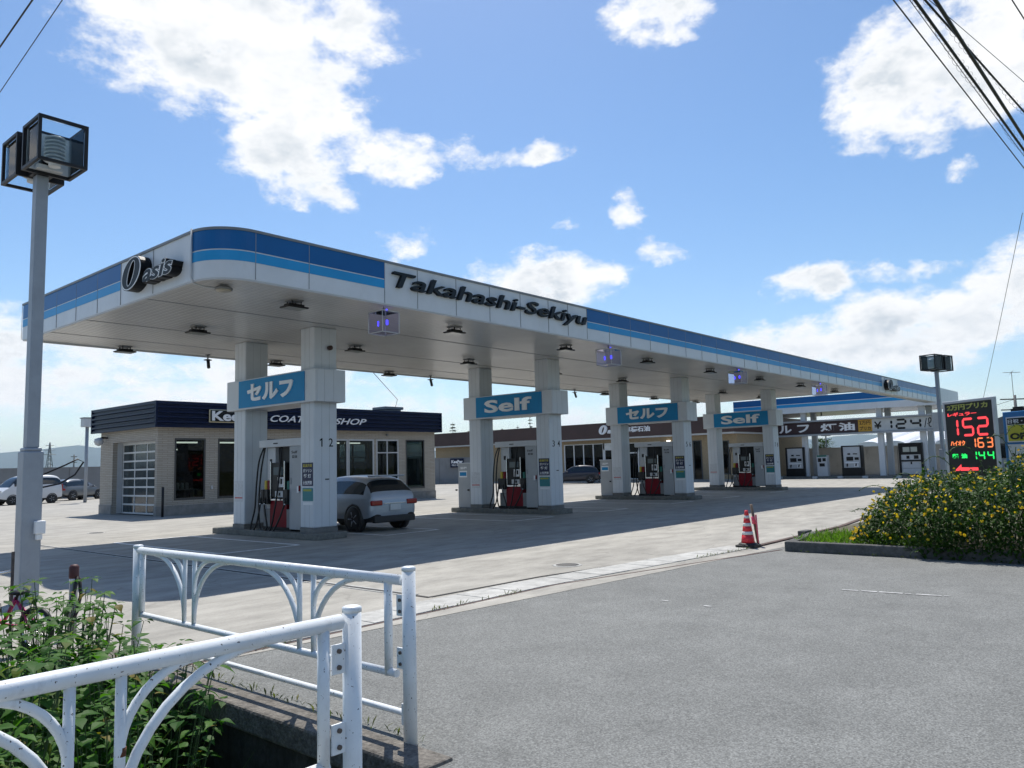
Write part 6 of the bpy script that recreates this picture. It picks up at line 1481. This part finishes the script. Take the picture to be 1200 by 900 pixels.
# ------------------------------------------------------------------ overhead wires
def wire(label, p, q, r, sag=0.25, n=24, coil=None, group=None):
    p, q = Vector(p), Vector(q); b = B(p); pts = []
    for k in range(n+1):
        u = k/n; c = p.lerp(q, u); c.z -= sag*4*u*(1-u); pts.append(c)
    b.tube(pts, r, 6, cap=False)
    if coil:
        # lashing wire spiralling round the bundle
        d = (q-p).normalized(); a = d.orthogonal().normalized(); c_ = a.cross(d); m_ = 900; cp = []
        for k in range(m_+1):
            u = k/m_; c = p.lerp(q, u); c.z -= sag*4*u*(1-u); th = u*2*math.pi*coil; rr = r*2.1*(1+.5*math.sin(u*37)); cp.append(c+a*math.cos(th)*rr+c_*math.sin(th)*rr-Vector((0, 0, rr*.6)))
        b.tube(cp, 0.003, 3, cap=False)
    o = b.build('overhead_wire', BLACKM, fix=False); T(o, label, 'wire', group); return o
WS = [((1047,0),(1200,197),0.012,None,'lowest single wire at the top right'),((1066,0),(1200,183),0.007,None,'thin wire just inside the lowest one at the top right'),((1072,0),(1200,176),0.027,55,'thick cable bundle with lashing coils at the top right'),
      ((1084,0),(1200,131),0.020,45,'cable with clips bending under the thickest cable at the top right'),((1096,0),(1200,162),0.032,None,'thickest black cable at the top right'),((1112,20),(1200,96),0.006,None,'thin flat running wire crossing at the top right'),((1186,0),(1200,22),0.010,None,'short wire in the top right corner')]
Cm = camo.matrix_world.to_3x3()
def ray_at(px, py, z):
    d = Cm @ Vector(((px-600)/CAM_F, -(py-450)/CAM_F, -1)); k = (z-CAM_H)/d.z; return Vector((0, 0, CAM_H))+d*k
for k, (a, c, r, co_, lab) in enumerate(WS):
    z = 8.6+0.16*(k % 4)
    pa_, pc = ray_at(*a, z), ray_at(*c, z-0.1); d = pc-pa_
    wire(lab, pa_-d*0.8, pc+d*1.2, r, 0.0, 30, co_*1.5 if co_ else None, 'overhead cables at the top right')
for k, (a, c, r, lab) in enumerate((((38, 0), (0, 55), 0.014, 'twisted overhead wire across the top left corner'), ((73, 0), (0, 108), 0.008, 'thin overhead wire across the top left corner, below the twisted one'))):
    pa_, pc = ray_at(*a, 9.0), ray_at(*c, 8.9); d = pc-pa_
    wire(lab, pa_-d*1.0, pc+d*2.0, r, 0.0, group='overhead wires at the top left')
wire('thin guy wire rising to the upper right beside the blue sign', at(80.3, 60, 4.3), at(83.5, 40, 12.0), 0.012, 0.1)
wire('low wire running to the utility pole behind the blue sign', at(79.0, 75, 4.9), at(82.2, 70, 5.6), 0.015, 0.1)

# ------------------------------------------------------------------ air
HZ = bpy.data.materials.new('haze_air'); HZ.use_nodes = True; nt = HZ.node_tree
for n in list(nt.nodes): nt.nodes.remove(n)
pv = nt.nodes.new('ShaderNodeVolumePrincipled'); pv.inputs['Color'].default_value = (0.62, 0.80, 1.0, 1); pv.inputs['Density'].default_value = 0.000034; pv.inputs['Anisotropy'].default_value = 0.3
on = nt.nodes.new('ShaderNodeOutputMaterial'); nt.links.new(pv.outputs[0], on.inputs['Volume'])
b = B(); b.box(-26500, 26500, -26500, 26500, -3.5, 760); b.build('haze', HZ, kind='stuff')
